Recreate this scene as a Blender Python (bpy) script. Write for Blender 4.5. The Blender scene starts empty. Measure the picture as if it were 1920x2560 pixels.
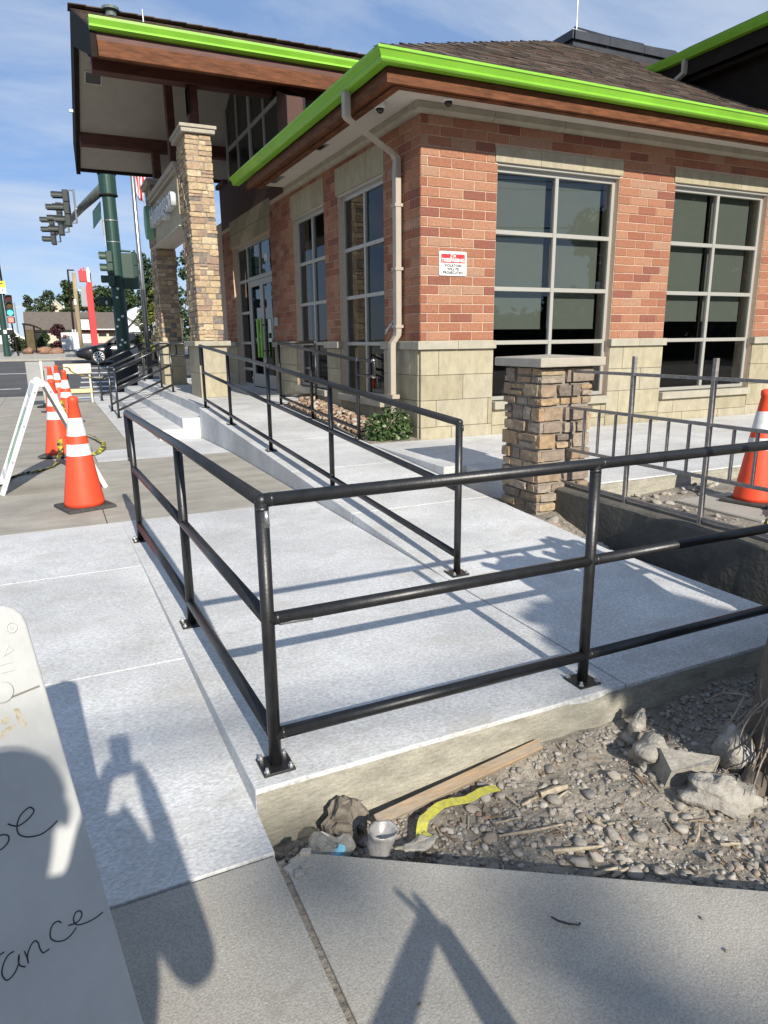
import bpy, bmesh, math, random
from mathutils import Vector, Matrix, noise
random.seed(7)
R = math.radians
scene = bpy.context.scene
COL = scene.collection

# ------------------------------------------------------------------ camera
cam_d = bpy.data.cameras.new('camera')
cam = bpy.data.objects.new('camera', cam_d)
COL.objects.link(cam)
cam_d.sensor_fit = 'VERTICAL'
cam_d.sensor_height = 36.0
cam_d.lens = 36.0 * 1724.15 / 2560.0
cam_d.clip_start = 0.02
cam_d.clip_end = 3000
YAW, PITCH, ROLL = R(25.259), R(14.058), R(-0.641)
fwd = Vector((math.sin(YAW) * math.cos(PITCH), math.cos(YAW) * math.cos(PITCH), -math.sin(PITCH)))
rgt = Vector((math.cos(YAW), -math.sin(YAW), 0))
upv = rgt.cross(fwd)
cr, sr = math.cos(ROLL), math.sin(ROLL)
rgt, upv = rgt * cr + upv * sr, upv * cr - rgt * sr
cam.matrix_world = Matrix(((rgt.x, upv.x, -fwd.x, 0), (rgt.y, upv.y, -fwd.y, 0), (rgt.z, upv.z, -fwd.z, 1.43), (0, 0, 0, 1)))
scene.camera = cam

# ------------------------------------------------------------------ sky, sun, exposure
TO_SUN = Vector((-0.030, -1.0, 0.570)).normalized()
SUN_EL = math.asin(TO_SUN.z)
SUN_AZ = math.atan2(TO_SUN.x, TO_SUN.y)
world = bpy.data.worlds.new('World')
scene.world = world
world.use_nodes = True
wn, wl = world.node_tree.nodes, world.node_tree.links
wn.clear()
w_out = wn.new('ShaderNodeOutputWorld')
w_bg = wn.new('ShaderNodeBackground')
w_bg.inputs['Strength'].default_value = 0.112
sky = wn.new('ShaderNodeTexSky')
sky.sky_type = 'NISHITA'
sky.sun_disc = False
sky.sun_elevation = SUN_EL
sky.sun_rotation = SUN_AZ
sky.altitude = 1600
sky.air_density = 1.0
sky.dust_density = 0.4
sky.ozone_density = 2.0
# thin high cloud: wisps whose amount follows a stretched noise over the sky direction
tc = wn.new('ShaderNodeTexCoord')
sep = wn.new('ShaderNodeSeparateXYZ'); wl.new(tc.outputs['Generated'], sep.inputs[0])
addz = wn.new('ShaderNodeMath'); addz.operation = 'ADD'; addz.inputs[1].default_value = 0.22
absz = wn.new('ShaderNodeMath'); absz.operation = 'ABSOLUTE'
wl.new(sep.outputs['Z'], absz.inputs[0]); wl.new(absz.outputs[0], addz.inputs[0])
dx = wn.new('ShaderNodeMath'); dx.operation = 'DIVIDE'; wl.new(sep.outputs['X'], dx.inputs[0]); wl.new(addz.outputs[0], dx.inputs[1])
dy = wn.new('ShaderNodeMath'); dy.operation = 'DIVIDE'; wl.new(sep.outputs['Y'], dy.inputs[0]); wl.new(addz.outputs[0], dy.inputs[1])
comb = wn.new('ShaderNodeCombineXYZ'); wl.new(dx.outputs[0], comb.inputs[0]); wl.new(dy.outputs[0], comb.inputs[1])
mp = wn.new('ShaderNodeMapping'); mp.inputs['Scale'].default_value = (0.9, 2.1, 1); mp.inputs['Rotation'].default_value = (0, 0, R(-28)); mp.inputs['Location'].default_value = (3.1, 0.4, 0)
wl.new(comb.outputs[0], mp.inputs[0])
cn = wn.new('ShaderNodeTexNoise'); cn.inputs['Scale'].default_value = 1.25; cn.inputs['Detail'].default_value = 9; cn.inputs['Roughness'].default_value = 0.6; cn.inputs['Distortion'].default_value = 0.35
wl.new(mp.outputs[0], cn.inputs['Vector'])
cramp = wn.new('ShaderNodeValToRGB')
cramp.color_ramp.elements[0].position = 0.40; cramp.color_ramp.elements[0].color = (0, 0, 0, 1)
cramp.color_ramp.elements[1].position = 0.70; cramp.color_ramp.elements[1].color = (0.66, 0.66, 0.66, 1)
wl.new(cn.outputs['Fac'], cramp.inputs[0])
skymul = wn.new('ShaderNodeMixRGB'); skymul.blend_type = 'MULTIPLY'; skymul.inputs[0].default_value = 1.0
skymul.inputs[2].default_value = (0.92, 0.98, 1.12, 1)
wl.new(sky.outputs[0], skymul.inputs[1])
cmix = wn.new('ShaderNodeMixRGB'); cmix.inputs[2].default_value = (5.2, 5.7, 6.4, 1)
veil = wn.new('ShaderNodeMixRGB'); veil.inputs[0].default_value = 0.62; veil.inputs[2].default_value = (1.9, 2.95, 4.9, 1)   # even blue summer haze over the whole sky
wl.new(skymul.outputs[0], veil.inputs[1])
wl.new(cramp.outputs[0], cmix.inputs[0]); wl.new(veil.outputs[0], cmix.inputs[1])
wl.new(cmix.outputs[0], w_bg.inputs[0]); wl.new(w_bg.outputs[0], w_out.inputs[0])

sun_d = bpy.data.lights.new('sun', 'SUN'); sun_d.energy = 5.0; sun_d.angle = R(0.53); sun_d.color = (1.0, 0.945, 0.85)
sun = bpy.data.objects.new('sun', sun_d); COL.objects.link(sun)
sun.rotation_mode = 'QUATERNION'; sun.rotation_quaternion = (-TO_SUN).to_track_quat('-Z', 'Y')
sun.location = (0, -20, 20)
scene.view_settings.view_transform = 'Standard'
scene.view_settings.look = 'None'
scene.view_settings.gamma = 1.0
scene.view_settings.use_curve_mapping = False
scene.view_settings.exposure = 0.30
scene.cycles.max_bounces = 6
scene.cycles.transparent_max_bounces = 16

# ------------------------------------------------------------------ mesh helpers
class MB:
    def __init__(s): s.v = []; s.f = []
    def poly(s, pts):
        i = len(s.v); s.v += [tuple(p) for p in pts]; s.f.append(list(range(i, i + len(pts))))
    def box(s, x0, x1, y0, y1, z0, z1):
        i = len(s.v)
        s.v += [(x, y, z) for x in (x0, x1) for y in (y0, y1) for z in (z0, z1)]
        s.f += [[i, i+1, i+3, i+2], [i+4, i+6, i+7, i+5], [i, i+4, i+5, i+1], [i+2, i+3, i+7, i+6], [i, i+2, i+6, i+4], [i+1, i+5, i+7, i+3]]
        return s
    def obox(s, c, ax, ay, az):      # centre and three half axes
        c, ax, ay, az = Vector(c), Vector(ax), Vector(ay), Vector(az); i = len(s.v)
        s.v += [tuple(c + ax*a + ay*b + az*d) for a in (-1, 1) for b in (-1, 1) for d in (-1, 1)]
        s.f += [[i, i+1, i+3, i+2], [i+4, i+6, i+7, i+5], [i, i+4, i+5, i+1], [i+2, i+3, i+7, i+6], [i, i+2, i+6, i+4], [i+1, i+5, i+7, i+3]]
        return s
    def prism(s, poly, vec):         # closed polygon swept along a vector
        n = len(poly); i = len(s.v); vec = Vector(vec)
        s.v += [tuple(p) for p in poly] + [tuple(Vector(p) + vec) for p in poly]
        s.f.append(list(range(i + n - 1, i - 1, -1))); s.f.append(list(range(i + n, i + 2*n)))
        for k in range(n):
            s.f.append([i + k, i + (k+1) % n, i + n + (k+1) % n, i + n + k])
        return s
    def loft(s, rings, caps=True, closed=True):
        n = len(rings[0]); i = len(s.v)
        for r in rings: s.v += [tuple(p) for p in r]
        for a in range(len(rings) - 1):
            for k in range(n if closed else n - 1):
                s.f.append([i + a*n + k, i + a*n + (k+1) % n, i + (a+1)*n + (k+1) % n, i + (a+1)*n + k])
        if caps:
            s.f.append(list(range(i + n - 1, i - 1, -1))); m = i + (len(rings)-1)*n; s.f.append(list(range(m, m + n)))
        return s
    def tube(s, pts, r, n=10, caps=True):    # r a number or one radius per point
        pts = [Vector(p) for p in pts]; rs = r if hasattr(r, '__len__') else [r]*len(pts)
        rings = []; a = None
        for k, p in enumerate(pts):
            if k == 0: d = pts[1] - p
            elif k == len(pts) - 1: d = p - pts[k-1]
            else: d = (pts[k+1] - p).normalized() + (p - pts[k-1]).normalized()
            if d.length < 1e-9: d = Vector((0, 0, 1))
            d.normalize()
            if a is None:
                a = d.orthogonal().normalized()
            else:
                a = (a - d * a.dot(d))
                a = a.normalized() if a.length > 1e-6 else d.orthogonal().normalized()
            b = d.cross(a)
            rings.append([p + (a*math.cos(2*math.pi*j/n) + b*math.sin(2*math.pi*j/n))*rs[k] for j in range(n)])
        return s.loft(rings, caps)
    def lathe(s, prof, n=16, c=(0, 0, 0), caps=True):   # prof: (radius, z)
        rings = [[(c[0] + r*math.cos(2*math.pi*j/n), c[1] + r*math.sin(2*math.pi*j/n), c[2] + z) for j in range(n)] for r, z in prof]
        return s.loft(rings, caps)
    def ball(s, c, rx, ry=None, rz=None, n=10, m=6, jit=0, rnd=random):
        ry = ry or rx; rz = rz or rx; rings = []
        for a in range(1, m):
            t = math.pi*a/m; ring = []
            for j in range(n):
                k = 1 + (rnd.random() - .5)*jit
                ring.append((c[0] + rx*k*math.sin(t)*math.cos(2*math.pi*j/n), c[1] + ry*k*math.sin(t)*math.sin(2*math.pi*j/n), c[2] - rz*k*math.cos(t)))
            rings.append(ring)
        return s.loft(rings)
    def mesh(s, name, smooth=False):
        me = bpy.data.meshes.new(name); me.from_pydata(s.v, [], s.f); me.validate(); me.update()
        bm = bmesh.new(); bm.from_mesh(me); bmesh.ops.recalc_face_normals(bm, faces=bm.faces); bm.to_mesh(me); bm.free()
        if smooth:
            me.polygons.foreach_set('use_smooth', [True]*len(me.polygons))
        return me

def wm(o):
    m = Matrix.LocRotScale(o.location, o.rotation_euler, o.scale)
    return (wm(o.parent) @ o.matrix_parent_inverse @ m) if o.parent else m
def put(me, name, mat, parent=None, bevel=0, seg=1, smooth_angle=None, keep_world=True):
    o = bpy.data.objects.new(name, me); COL.objects.link(o)
    if mat is not None and len(me.materials) == 0: me.materials.append(mat)
    if parent is not None:
        o.parent = parent
        if keep_world: o.matrix_parent_inverse = wm(parent).inverted()
    if bevel:
        b = o.modifiers.new('edge', 'BEVEL'); b.width = bevel; b.segments = seg; b.limit_method = 'ANGLE'; b.angle_limit = R(35)
    return o
def build(mb, name, mat, parent=None, bevel=0, seg=1, smooth=False, keep_world=True):
    return put(mb.mesh(name, smooth), name, mat, parent, bevel, seg, None, keep_world)
def tag(o, label=None, cat=None, group=None, kind=None):
    if label: o['label'] = label
    if cat: o['category'] = cat
    if group: o['group'] = group
    if kind: o['kind'] = kind
    return o
def thing(name, label, cat, loc=(0, 0, 0), rotz=0, group=None):
    o = bpy.data.objects.new(name, None); COL.objects.link(o); o.empty_display_size = 0.2
    o.location = loc; o.rotation_euler = (0, 0, rotz)
    return tag(o, label, cat, group)
def structure(o): o['kind'] = 'structure'; return o
def copy_tree(o, parent=None):
    c = o.copy(); COL.objects.link(c)
    if parent is not None: c.parent = parent
    for ch in [x for x in o.children]:
        copy_tree(ch, c)
    return c
def text_mesh(body, size, extrude=0.002, align='CENTER', spacing=1.0, bold=0):
    cu = bpy.data.curves.new('lettering', 'FONT'); cu.body = body; cu.size = size; cu.extrude = extrude; cu.align_x = align; cu.align_y = 'CENTER'; cu.space_character = spacing; cu.offset = bold
    o = bpy.data.objects.new('lettering', cu); COL.objects.link(o)
    dg = bpy.context.evaluated_depsgraph_get()
    me = bpy.data.meshes.new_from_object(o.evaluated_get(dg))
    bpy.data.objects.remove(o); bpy.data.curves.remove(cu)
    return me

# ------------------------------------------------------------------ materials
def _mat(name):
    m = bpy.data.materials.new(name); m.use_nodes = True
    nt = m.node_tree; return m, nt.nodes, nt.links, nt.nodes['Principled BSDF']
def M(name, col, rough=.7, metal=0., var=.0, scale=6., bump=0., bscale=None, stretch=(1, 1, 1), col2=None, detail=6, spec=.5, mottled=None, coat=0, stains=None):
    """base colour with noise variation towards col2 and a noise bump, in world position"""
    m, N, L, B = _mat(name)
    B.inputs['Roughness'].default_value = rough; B.inputs['Metallic'].default_value = metal
    B.inputs['Specular IOR Level'].default_value = spec
    if coat: B.inputs['Coat Weight'].default_value = coat; B.inputs['Coat Roughness'].default_value = .08
    g = N.new('ShaderNodeNewGeometry'); mp_ = N.new('ShaderNodeMapping'); mp_.inputs['Scale'].default_value = stretch
    L.new(g.outputs['Position'], mp_.inputs[0])
    if var or col2:
        n1 = N.new('ShaderNodeTexNoise'); n1.inputs['Scale'].default_value = scale; n1.inputs['Detail'].default_value = detail; n1.inputs['Roughness'].default_value = .65
        L.new(mp_.outputs[0], n1.inputs['Vector'])
        c2 = col2 or tuple(max(0, c*(1 - var)) for c in col)
        c1 = col if col2 else tuple(min(1, c*(1 + var*.6)) for c in col)
        r_ = N.new('ShaderNodeValToRGB'); r_.color_ramp.elements[0].position = .35; r_.color_ramp.elements[1].position = .68
        r_.color_ramp.elements[0].color = (*c2, 1); r_.color_ramp.elements[1].color = (*c1, 1)
        L.new(n1.outputs['Fac'], r_.inputs[0]); out = r_.outputs[0]
        if mottled:          # second, finer speckle: (scale, strength, stretch)
            n2 = N.new('ShaderNodeTexNoise'); n2.inputs['Scale'].default_value = mottled[0]; n2.inputs['Detail'].default_value = 3; n2.inputs['Roughness'].default_value = .7
            mp2 = N.new('ShaderNodeMapping'); mp2.inputs['Scale'].default_value = mottled[2] if len(mottled) > 2 else (1, 1, 1)
            L.new(g.outputs['Position'], mp2.inputs[0]); L.new(mp2.outputs[0], n2.inputs['Vector'])
            r2 = N.new('ShaderNodeMapRange'); r2.inputs['From Min'].default_value = .3; r2.inputs['From Max'].default_value = .7
            r2.inputs['To Min'].default_value = 1 - mottled[1]; r2.inputs['To Max'].default_value = 1 + mottled[1]*.6
            L.new(n2.outputs['Fac'], r2.inputs['Value'])
            mm = N.new('ShaderNodeMixRGB'); mm.blend_type = 'MULTIPLY'; mm.inputs[0].default_value = 1
            L.new(out, mm.inputs[1]); L.new(r2.outputs[0], mm.inputs[2]); out = mm.outputs[0]
        if stains:           # sparse smudges: (scale, threshold, strength, colour)
            n4 = N.new('ShaderNodeTexNoise'); n4.inputs['Scale'].default_value = stains[0]; n4.inputs['Detail'].default_value = 7; n4.inputs['Roughness'].default_value = .62; n4.inputs['Distortion'].default_value = .6
            mp4 = N.new('ShaderNodeMapping'); mp4.inputs['Scale'].default_value = (1, 1.7, 1); L.new(g.outputs['Position'], mp4.inputs[0]); L.new(mp4.outputs[0], n4.inputs['Vector'])
            r4 = N.new('ShaderNodeMapRange'); r4.inputs['From Min'].default_value = stains[1]; r4.inputs['From Max'].default_value = stains[1] + .14; r4.inputs['To Max'].default_value = stains[2]; L.new(n4.outputs['Fac'], r4.inputs['Value'])
            m4 = N.new('ShaderNodeMixRGB'); m4.inputs[2].default_value = (*stains[3], 1); L.new(r4.outputs[0], m4.inputs[0]); L.new(out, m4.inputs[1]); out = m4.outputs[0]
        L.new(out, B.inputs['Base Color'])
    else:
        B.inputs['Base Color'].default_value = (*col, 1)
    if bump:
        n3 = N.new('ShaderNodeTexNoise'); n3.inputs['Scale'].default_value = bscale or scale*4; n3.inputs['Detail'].default_value = 5
        L.new(mp_.outputs[0], n3.inputs['Vector'])
        bp = N.new('ShaderNodeBump'); bp.inputs['Strength'].default_value = 1; bp.inputs['Distance'].default_value = bump
        L.new(n3.outputs['Fac'], bp.inputs['Height']); L.new(bp.outputs[0], B.inputs['Normal'])
    return m
def Mpick(name, cols, rough=.85, bump=.003, bscale=60, grain=.25, gscale=25, streak=None):
    """one colour per object / per loose piece, picked from a list; for bricks, stones, blocks, shingles, leaves, pebbles"""
    m, N, L, B = _mat(name); B.inputs['Roughness'].default_value = rough; B.inputs['Specular IOR Level'].default_value = .25
    oi = N.new('ShaderNodeObjectInfo'); g = N.new('ShaderNodeNewGeometry')
    ad = N.new('ShaderNodeMath'); ad.operation = 'ADD'; L.new(oi.outputs['Random'], ad.inputs[0]); L.new(g.outputs['Random Per Island'], ad.inputs[1])
    fr = N.new('ShaderNodeMath'); fr.operation = 'FRACT'; L.new(ad.outputs[0], fr.inputs[0])
    r_ = N.new('ShaderNodeValToRGB'); r_.color_ramp.interpolation = 'CONSTANT'; cr_ = r_.color_ramp
    while len(cr_.elements) < len(cols): cr_.elements.new(1)
    tot = sum(c[1] for c in cols); acc = 0
    for e, (c, w) in zip(cr_.elements, cols):
        e.position = acc/tot; e.color = (*c, 1); acc += w
    L.new(fr.outputs[0], r_.inputs[0])
    n1 = N.new('ShaderNodeTexNoise'); n1.inputs['Scale'].default_value = gscale; n1.inputs['Detail'].default_value = 5; n1.inputs['Roughness'].default_value = .7
    if streak:
        mp_ = N.new('ShaderNodeMapping'); mp_.inputs['Scale'].default_value = streak; L.new(g.outputs['Position'], mp_.inputs[0]); L.new(mp_.outputs[0], n1.inputs['Vector'])
    else:
        L.new(g.outputs['Position'], n1.inputs['Vector'])
    mr = N.new('ShaderNodeMapRange'); mr.inputs['From Min'].default_value = .3; mr.inputs['From Max'].default_value = .7; mr.inputs['To Min'].default_value = 1 - grain; mr.inputs['To Max'].default_value = 1 + grain*.7
    L.new(n1.outputs['Fac'], mr.inputs['Value'])
    mm = N.new('ShaderNodeMixRGB'); mm.blend_type = 'MULTIPLY'; mm.inputs[0].default_value = 1
    L.new(r_.outputs[0], mm.inputs[1]); L.new(mr.outputs[0], mm.inputs[2]); L.new(mm.outputs[0], B.inputs['Base Color'])
    if bump:
        n3 = N.new('ShaderNodeTexNoise'); n3.inputs['Scale'].default_value = bscale; n3.inputs['Detail'].default_value = 5
        L.new(g.outputs['Position'], n3.inputs['Vector'])
        bp = N.new('ShaderNodeBump'); bp.inputs['Distance'].default_value = bump; L.new(n3.outputs['Fac'], bp.inputs['Height']); L.new(bp.outputs[0], B.inputs['Normal'])
    return m
def Mglass(name, tint=(.35, .38, .37), boost=.09, refl=.9):
    """one pane: fresnel reflection over a tinted see-through sheet"""
    m, N, L, B = _mat(name); N.remove(B); out = N['Material Output']
    tr = N.new('ShaderNodeBsdfTransparent'); tr.inputs[0].default_value = (*tint, 1)
    gl = N.new('ShaderNodeBsdfGlossy'); gl.inputs['Roughness'].default_value = .012; gl.inputs[0].default_value = (refl, refl*1.03, refl*1.06, 1)
    fr = N.new('ShaderNodeFresnel'); g0 = N.new('ShaderNodeNewGeometry'); io = N.new('ShaderNodeMapRange'); io.inputs['To Min'].default_value = 1.5; io.inputs['To Max'].default_value = 1/1.5   # same reflection from either face of the thin pane
    L.new(g0.outputs['Backfacing'], io.inputs['Value']); L.new(io.outputs[0], fr.inputs[0])
    ad = N.new('ShaderNodeMath'); ad.operation = 'ADD'; ad.inputs[1].default_value = boost; L.new(fr.outputs[0], ad.inputs[0])
    n3 = N.new('ShaderNodeTexNoise'); n3.inputs['Scale'].default_value = .9; bp = N.new('ShaderNodeBump'); bp.inputs['Distance'].default_value = .0004
    g = N.new('ShaderNodeNewGeometry'); L.new(g.outputs['Position'], n3.inputs['Vector']); L.new(n3.outputs['Fac'], bp.inputs['Height']); L.new(bp.outputs[0], gl.inputs['Normal'])
    mx = N.new('ShaderNodeMixShader'); L.new(ad.outputs[0], mx.inputs[0]); L.new(tr.outputs[0], mx.inputs[1]); L.new(gl.outputs[0], mx.inputs[2])
    L.new(mx.outputs[0], out.inputs[0]); return m
def Mclear(name, col=(.9, .92, .93), amount=.55, rough=.25):
    m, N, L, B = _mat(name); out = N['Material Output']
    B.inputs['Base Color'].default_value = (*col, 1); B.inputs['Roughness'].default_value = rough
    tr = N.new('ShaderNodeBsdfTransparent'); mx = N.new('ShaderNodeMixShader'); mx.inputs[0].default_value = amount
    L.new(tr.outputs[0], mx.inputs[1]); L.new(B.outputs[0], mx.inputs[2]); L.new(mx.outputs[0], out.inputs[0]); return m
def Mlamp(name, col, strength):
    m, N, L, B = _mat(name); B.inputs['Base Color'].default_value = (*col, 1); B.inputs['Emission Color'].default_value = (*col, 1); B.inputs['Emission Strength'].default_value = strength; return m

m_new = M('new_white_concrete', (.645, .64, .622), .9, var=.20, scale=1.3, bump=.0018, bscale=90, mottled=(58, .34, (1, 1.8, 1)), detail=12, stains=(2.4, .52, .40, (.44, .405, .35)))
m_newf = M('new_concrete_face', (.50, .505, .51), .9, var=.16, scale=5, bump=.004, bscale=50, mottled=(30, .18))
m_tan = M('older_tan_concrete', (.385, .355, .295), .9, var=.22, scale=1.6, bump=.0016, bscale=90, mottled=(40, .12, (1, 3.4, 1)), stretch=(1, 1.6, 1), stains=(2.4, .55, .45, (.22, .195, .155)))
m_fg = M('old_grey_concrete', (.40, .372, .32), .92, var=.12, scale=3, bump=.0018, bscale=170, mottled=(150, .30), stains=(5, .60, .45, (.20, .175, .14)))
m_form = M('formed_concrete_edge', (.37, .345, .275), .9, var=.28, scale=7, bump=.006, bscale=30, stretch=(1, 1, 2.4), mottled=(90, .16))
m_steel = M('black_mill_steel', (.056, .055, .055), .40, metal=.72, var=.22, scale=18, stretch=(1, 1, 1), spec=.5, bump=.0006, bscale=120)
m_steel2 = M('grey_steel_tube', (.055, .055, .058), .4, metal=.6, var=.3, scale=20)
m_weld = M('ground_weld', (.62, .62, .61), .32, metal=.9, var=.3, scale=80)
m_rust = M('brown_fence_bar', (.29, .26, .23), .6, metal=.2, var=.3, scale=30)
m_bolt = M('zinc_bolt', (.62, .62, .6), .3, metal=.9)
m_brick = Mpick('red_brick', [((.345, .160, .095), 26), ((.315, .138, .082), 24), ((.37, .188, .115), 22), ((.285, .113, .070), 16), ((.235, .092, .064), 9), ((.355, .205, .135), 9)], .88, .006, 55, .26, 34)
m_mortar = M('pale_mortar', (.60, .455, .335), .95, var=.15, scale=30, bump=.002, bscale=200)
m_lime = Mpick('buff_stone_block', [((.36, .315, .215), 3), ((.385, .34, .235), 3), ((.335, .295, .20), 3), ((.375, .335, .245), 2)], .88, .003, 40, .20, 5, (2.2, 2.2, 1.0))
m_limet = M('buff_stone_trim', (.37, .34, .265), .88, var=.14, scale=6, bump=.002, bscale=60)
m_cap = M('grey_cast_stone', (.40, .36, .29), .88, var=.14, scale=9, bump=.003, bscale=90)
m_stone = Mpick('ledge_stone', [((.47, .355, .22), 20), ((.42, .315, .20), 18), ((.40, .285, .19), 12), ((.52, .42, .28), 14), ((.32, .22, .16), 9), ((.20, .175, .15), 8), ((.30, .215, .17), 8)], .92, .010, 26, .34, 18)
m_stone2 = Mpick('field_stone', [((.36, .25, .15), 18), ((.30, .22, .15), 16), ((.26, .205, .16), 15), ((.41, .31, .20), 15), ((.20, .16, .13), 11), ((.33, .27, .21), 12)], .92, .010, 26, .34, 18)
m_stmort = M('stone_mortar', (.27, .235, .19), .95, var=.2, scale=20, bump=.006, bscale=50)
m_green = M('lime_green_gutter', (.235, .52, .045), .42, var=.14, scale=1.3, spec=.4, bump=.003, bscale=2.5)
m_cedar = M('stained_cedar', (.150, .056, .024), .7, spec=.2, var=.42, scale=5, stretch=(1, 1, 6), bump=.002, bscale=22)
m_cedar2 = M('dark_red_timber', (.095, .028, .016), .6, var=.35, scale=4, stretch=(1, 1, 4), bump=.001)
m_dark = M('dark_brown_rake', (.024, .018, .014), .8, var=.2, spec=.12)
m_soffit = M('cream_soffit', (.56, .52, .46), .9, var=.05, scale=4, bump=.001, bscale=90)
m_shingle = Mpick('brown_shingle', [((.085, .064, .050), 3), ((.11, .085, .066), 3), ((.060, .046, .038), 3), ((.135, .105, .082), 2), ((.095, .06, .045), 2)], .95, .004, 120, .3, 50)
m_spout = M('tan_downspout', (.40, .345, .275), .5, var=.05)
m_alum = M('grey_window_frame', (.42, .405, .36), .42, metal=.25, var=.04)
m_glass = Mglass('window_pane', (.66, .70, .68), .03)
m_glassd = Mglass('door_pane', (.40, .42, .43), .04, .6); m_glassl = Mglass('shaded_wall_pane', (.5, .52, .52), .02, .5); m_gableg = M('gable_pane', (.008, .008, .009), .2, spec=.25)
m_shade = M('roller_shade', (.155, .16, .135), .9, var=.03)
m_inter = M('dark_interior', (.022, .021, .02), .9)
m_black = M('black_rubber', (.018, .018, .019), .75, var=.2, scale=30)
m_white = M('white_plastic', (.50, .50, .475), .6, var=.10, scale=5, bump=.0008, bscale=60, stains=(9, .60, .35, (.40, .37, .31)))
m_whitep = M('white_paint', (.74, .73, .70), .5, var=.06, scale=9)
m_orange = M('orange_cone', (.80, .075, .025), .55, var=.10, scale=6, stains=(8, .58, .45, (.40, .11, .06)))
m_collar = M('silver_white_collar', (.72, .72, .71), .45, var=.22, scale=22, bump=.001, bscale=60)
m_yellow = M('yellow_plastic', (.70, .62, .03), .4)
m_ink = M('black_ink', (.02, .02, .022), .6)
m_red = M('red_paint', (.62, .028, .03), .5)
m_asph = M('asphalt', (.085, .083, .08), .95, var=.22, scale=.8, bump=.002, bscale=60, mottled=(60, .2))
m_paint = M('road_paint', (.62, .62, .60), .8, var=.2, scale=6)
m_dirt = M('bare_dirt', (.30, .262, .21), .97, var=.38, scale=6, bump=.014, bscale=38, mottled=(60, .3))
m_pole = M('dark_green_pole', (.022, .060, .046), .42, metal=.2, var=.15, scale=8)
m_sig = M('signal_housing', (.020, .024, .020), .5)
m_siggr = M('green_signal_housing', (.024, .050, .036), .5)
m_galv = M('galvanised_steel', (.42, .43, .43), .38, metal=.8, var=.2, scale=12)
# ================================================================== SETTING
def lerp(a, b, t): t = max(0, min(1, t)); return a + (b - a)*t
def gz(y):                                   # street level along the view
    if y < 21: return -.05
    if y < 24: return lerp(-.05, -.12, (y - 21)/3)
    if y < 44: return lerp(-.12, 1.0, (y - 24)/20)
    if y < 64: return lerp(1.0, 1.4, (y - 44)/20)
    return 1.4
def zs(y):                                   # pavement level
    if y < 1.76: return -.086
    if y < 5.2: return -.08 + .025*(y - 2)
    if y < 9.5: return 0.0
    return lerp(0, -.055, (y - 9.5)/1.5)
def rz(y): return lerp(0, .42, (y - 3.45)/7.7)      # ramp level

# one wide ground sheet; sunk under the building plot so the pit and trench stay open
g = MB(); xs = [-1500, -300, -60, -20, -6, -4.2, -4.15, 0, 6, 14, 30, 30.05, 60, 300, 1500]; ys = [-1500, -300, -60, -20, -9, -8.95, 0, 10, 20, 22.4, 22.45, 24, 26, 28, 30, 32, 34, 36, 38, 40, 42, 44, 50, 56, 64, 100, 300, 1500]
for y in ys:
    for x in xs:
        low = -4.17 < x < 30.02 and -8.97 < y < 22.42
        g.v.append((x, y, -.9 if low else gz(y) - .1))
nx = len(xs)
for j in range(len(ys) - 1):
    for i in range(nx - 1): g.f.append([j*nx + i, j*nx + i + 1, (j+1)*nx + i + 1, (j+1)*nx + i])
structure(build(g, 'ground', M('dry_ground', (.13, .12, .09), .95, var=.3, scale=.6)))
def sheet(name, mat, x0, x1, y0, y1, dz, steps=1, kind='structure'):
    s = MB()
    for k in range(steps + 1):
        y = y0 + (y1 - y0)*k/steps; s.v += [(x0, y, gz(y) + dz), (x1, y, gz(y) + dz)]
    for k in range(steps): s.f.append([2*k, 2*k+1, 2*k+3, 2*k+2])
    o = build(s, name, mat)
    if kind: o['kind'] = kind
    return o
sheet('road', m_asph, -60, 200, 22.6, 38.0, -.05, 16)
structure(build(MB().box(-60, -4.1, -60, 22.6, -.4, -.19), 'side_road', m_asph))
sheet('far_pavement', M('far_pale_concrete', (.40, .375, .32), .9, var=.15, scale=1.5), -60, 60, 38.0, 43.0, .03, 5)
sheet('far_lot', M('far_lot_surface', (.27, .24, .19), .95, var=.3, scale=.5), -80, 90, 43.0, 64, .0, 10)
kb = MB().box(-60, 200, 37.85, 38.0, gz(38) - .2, gz(38) + .034); structure(build(kb, 'kerb', m_tan))
# crosswalk bars and lane lines painted on the road
cw = structure(thing('crosswalk', None, None)); 
for k, (x0, x1, y, w) in enumerate([(.75, 2.6, 24.6, .35), (.85, 2.8, 25.9, .35), (.95, 3.0, 27.4, .4), (1.05, 3.2, 29.0, .4), (1.15, 3.4, 30.8, .45), (1.3, 3.6, 33.0, .45), (-.75, -.45, 27.0, .3), (-.72, -.42, 28.0, .3), (-.7, -.4, 29.0, .3), (-9, -.95, 26.2, .16), (-9, -.7, 31.5, .2), (-9, 3, 23.3, .12)]):
    s = MB(); s.poly([(x0, y, gz(y) - .046), (x1, y, gz(y) - .046), (x1, y + w, gz(y + w) - .046), (x0, y + w, gz(y + w) - .046)])
    build(s, 'painted_bar', m_paint, cw)

def slab(parent, name, x0, x1, y0, y1, mat, zf=zs, th=.14, gap=.003, lift=0, poly=None, bevel=.0032):
    mb = MB()
    if poly is None: poly = [(x0 + gap, y0 + gap), (x1 - gap, y0 + gap), (x1 - gap, y1 - gap), (x0 + gap, y1 - gap)]
    top = [(x, y, zf(y) + lift) for x, y in poly]; n = len(poly)
    mb.v = top + [(x, y, zf(y) + lift - th) for x, y in poly]
    mb.f = [list(range(n)), list(range(2*n - 1, n - 1, -1))] + [[k, n + k, n + (k+1) % n, (k+1) % n] for k in range(n)]
    return build(mb, name, mat, parent, bevel=bevel, seg=2)

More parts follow.
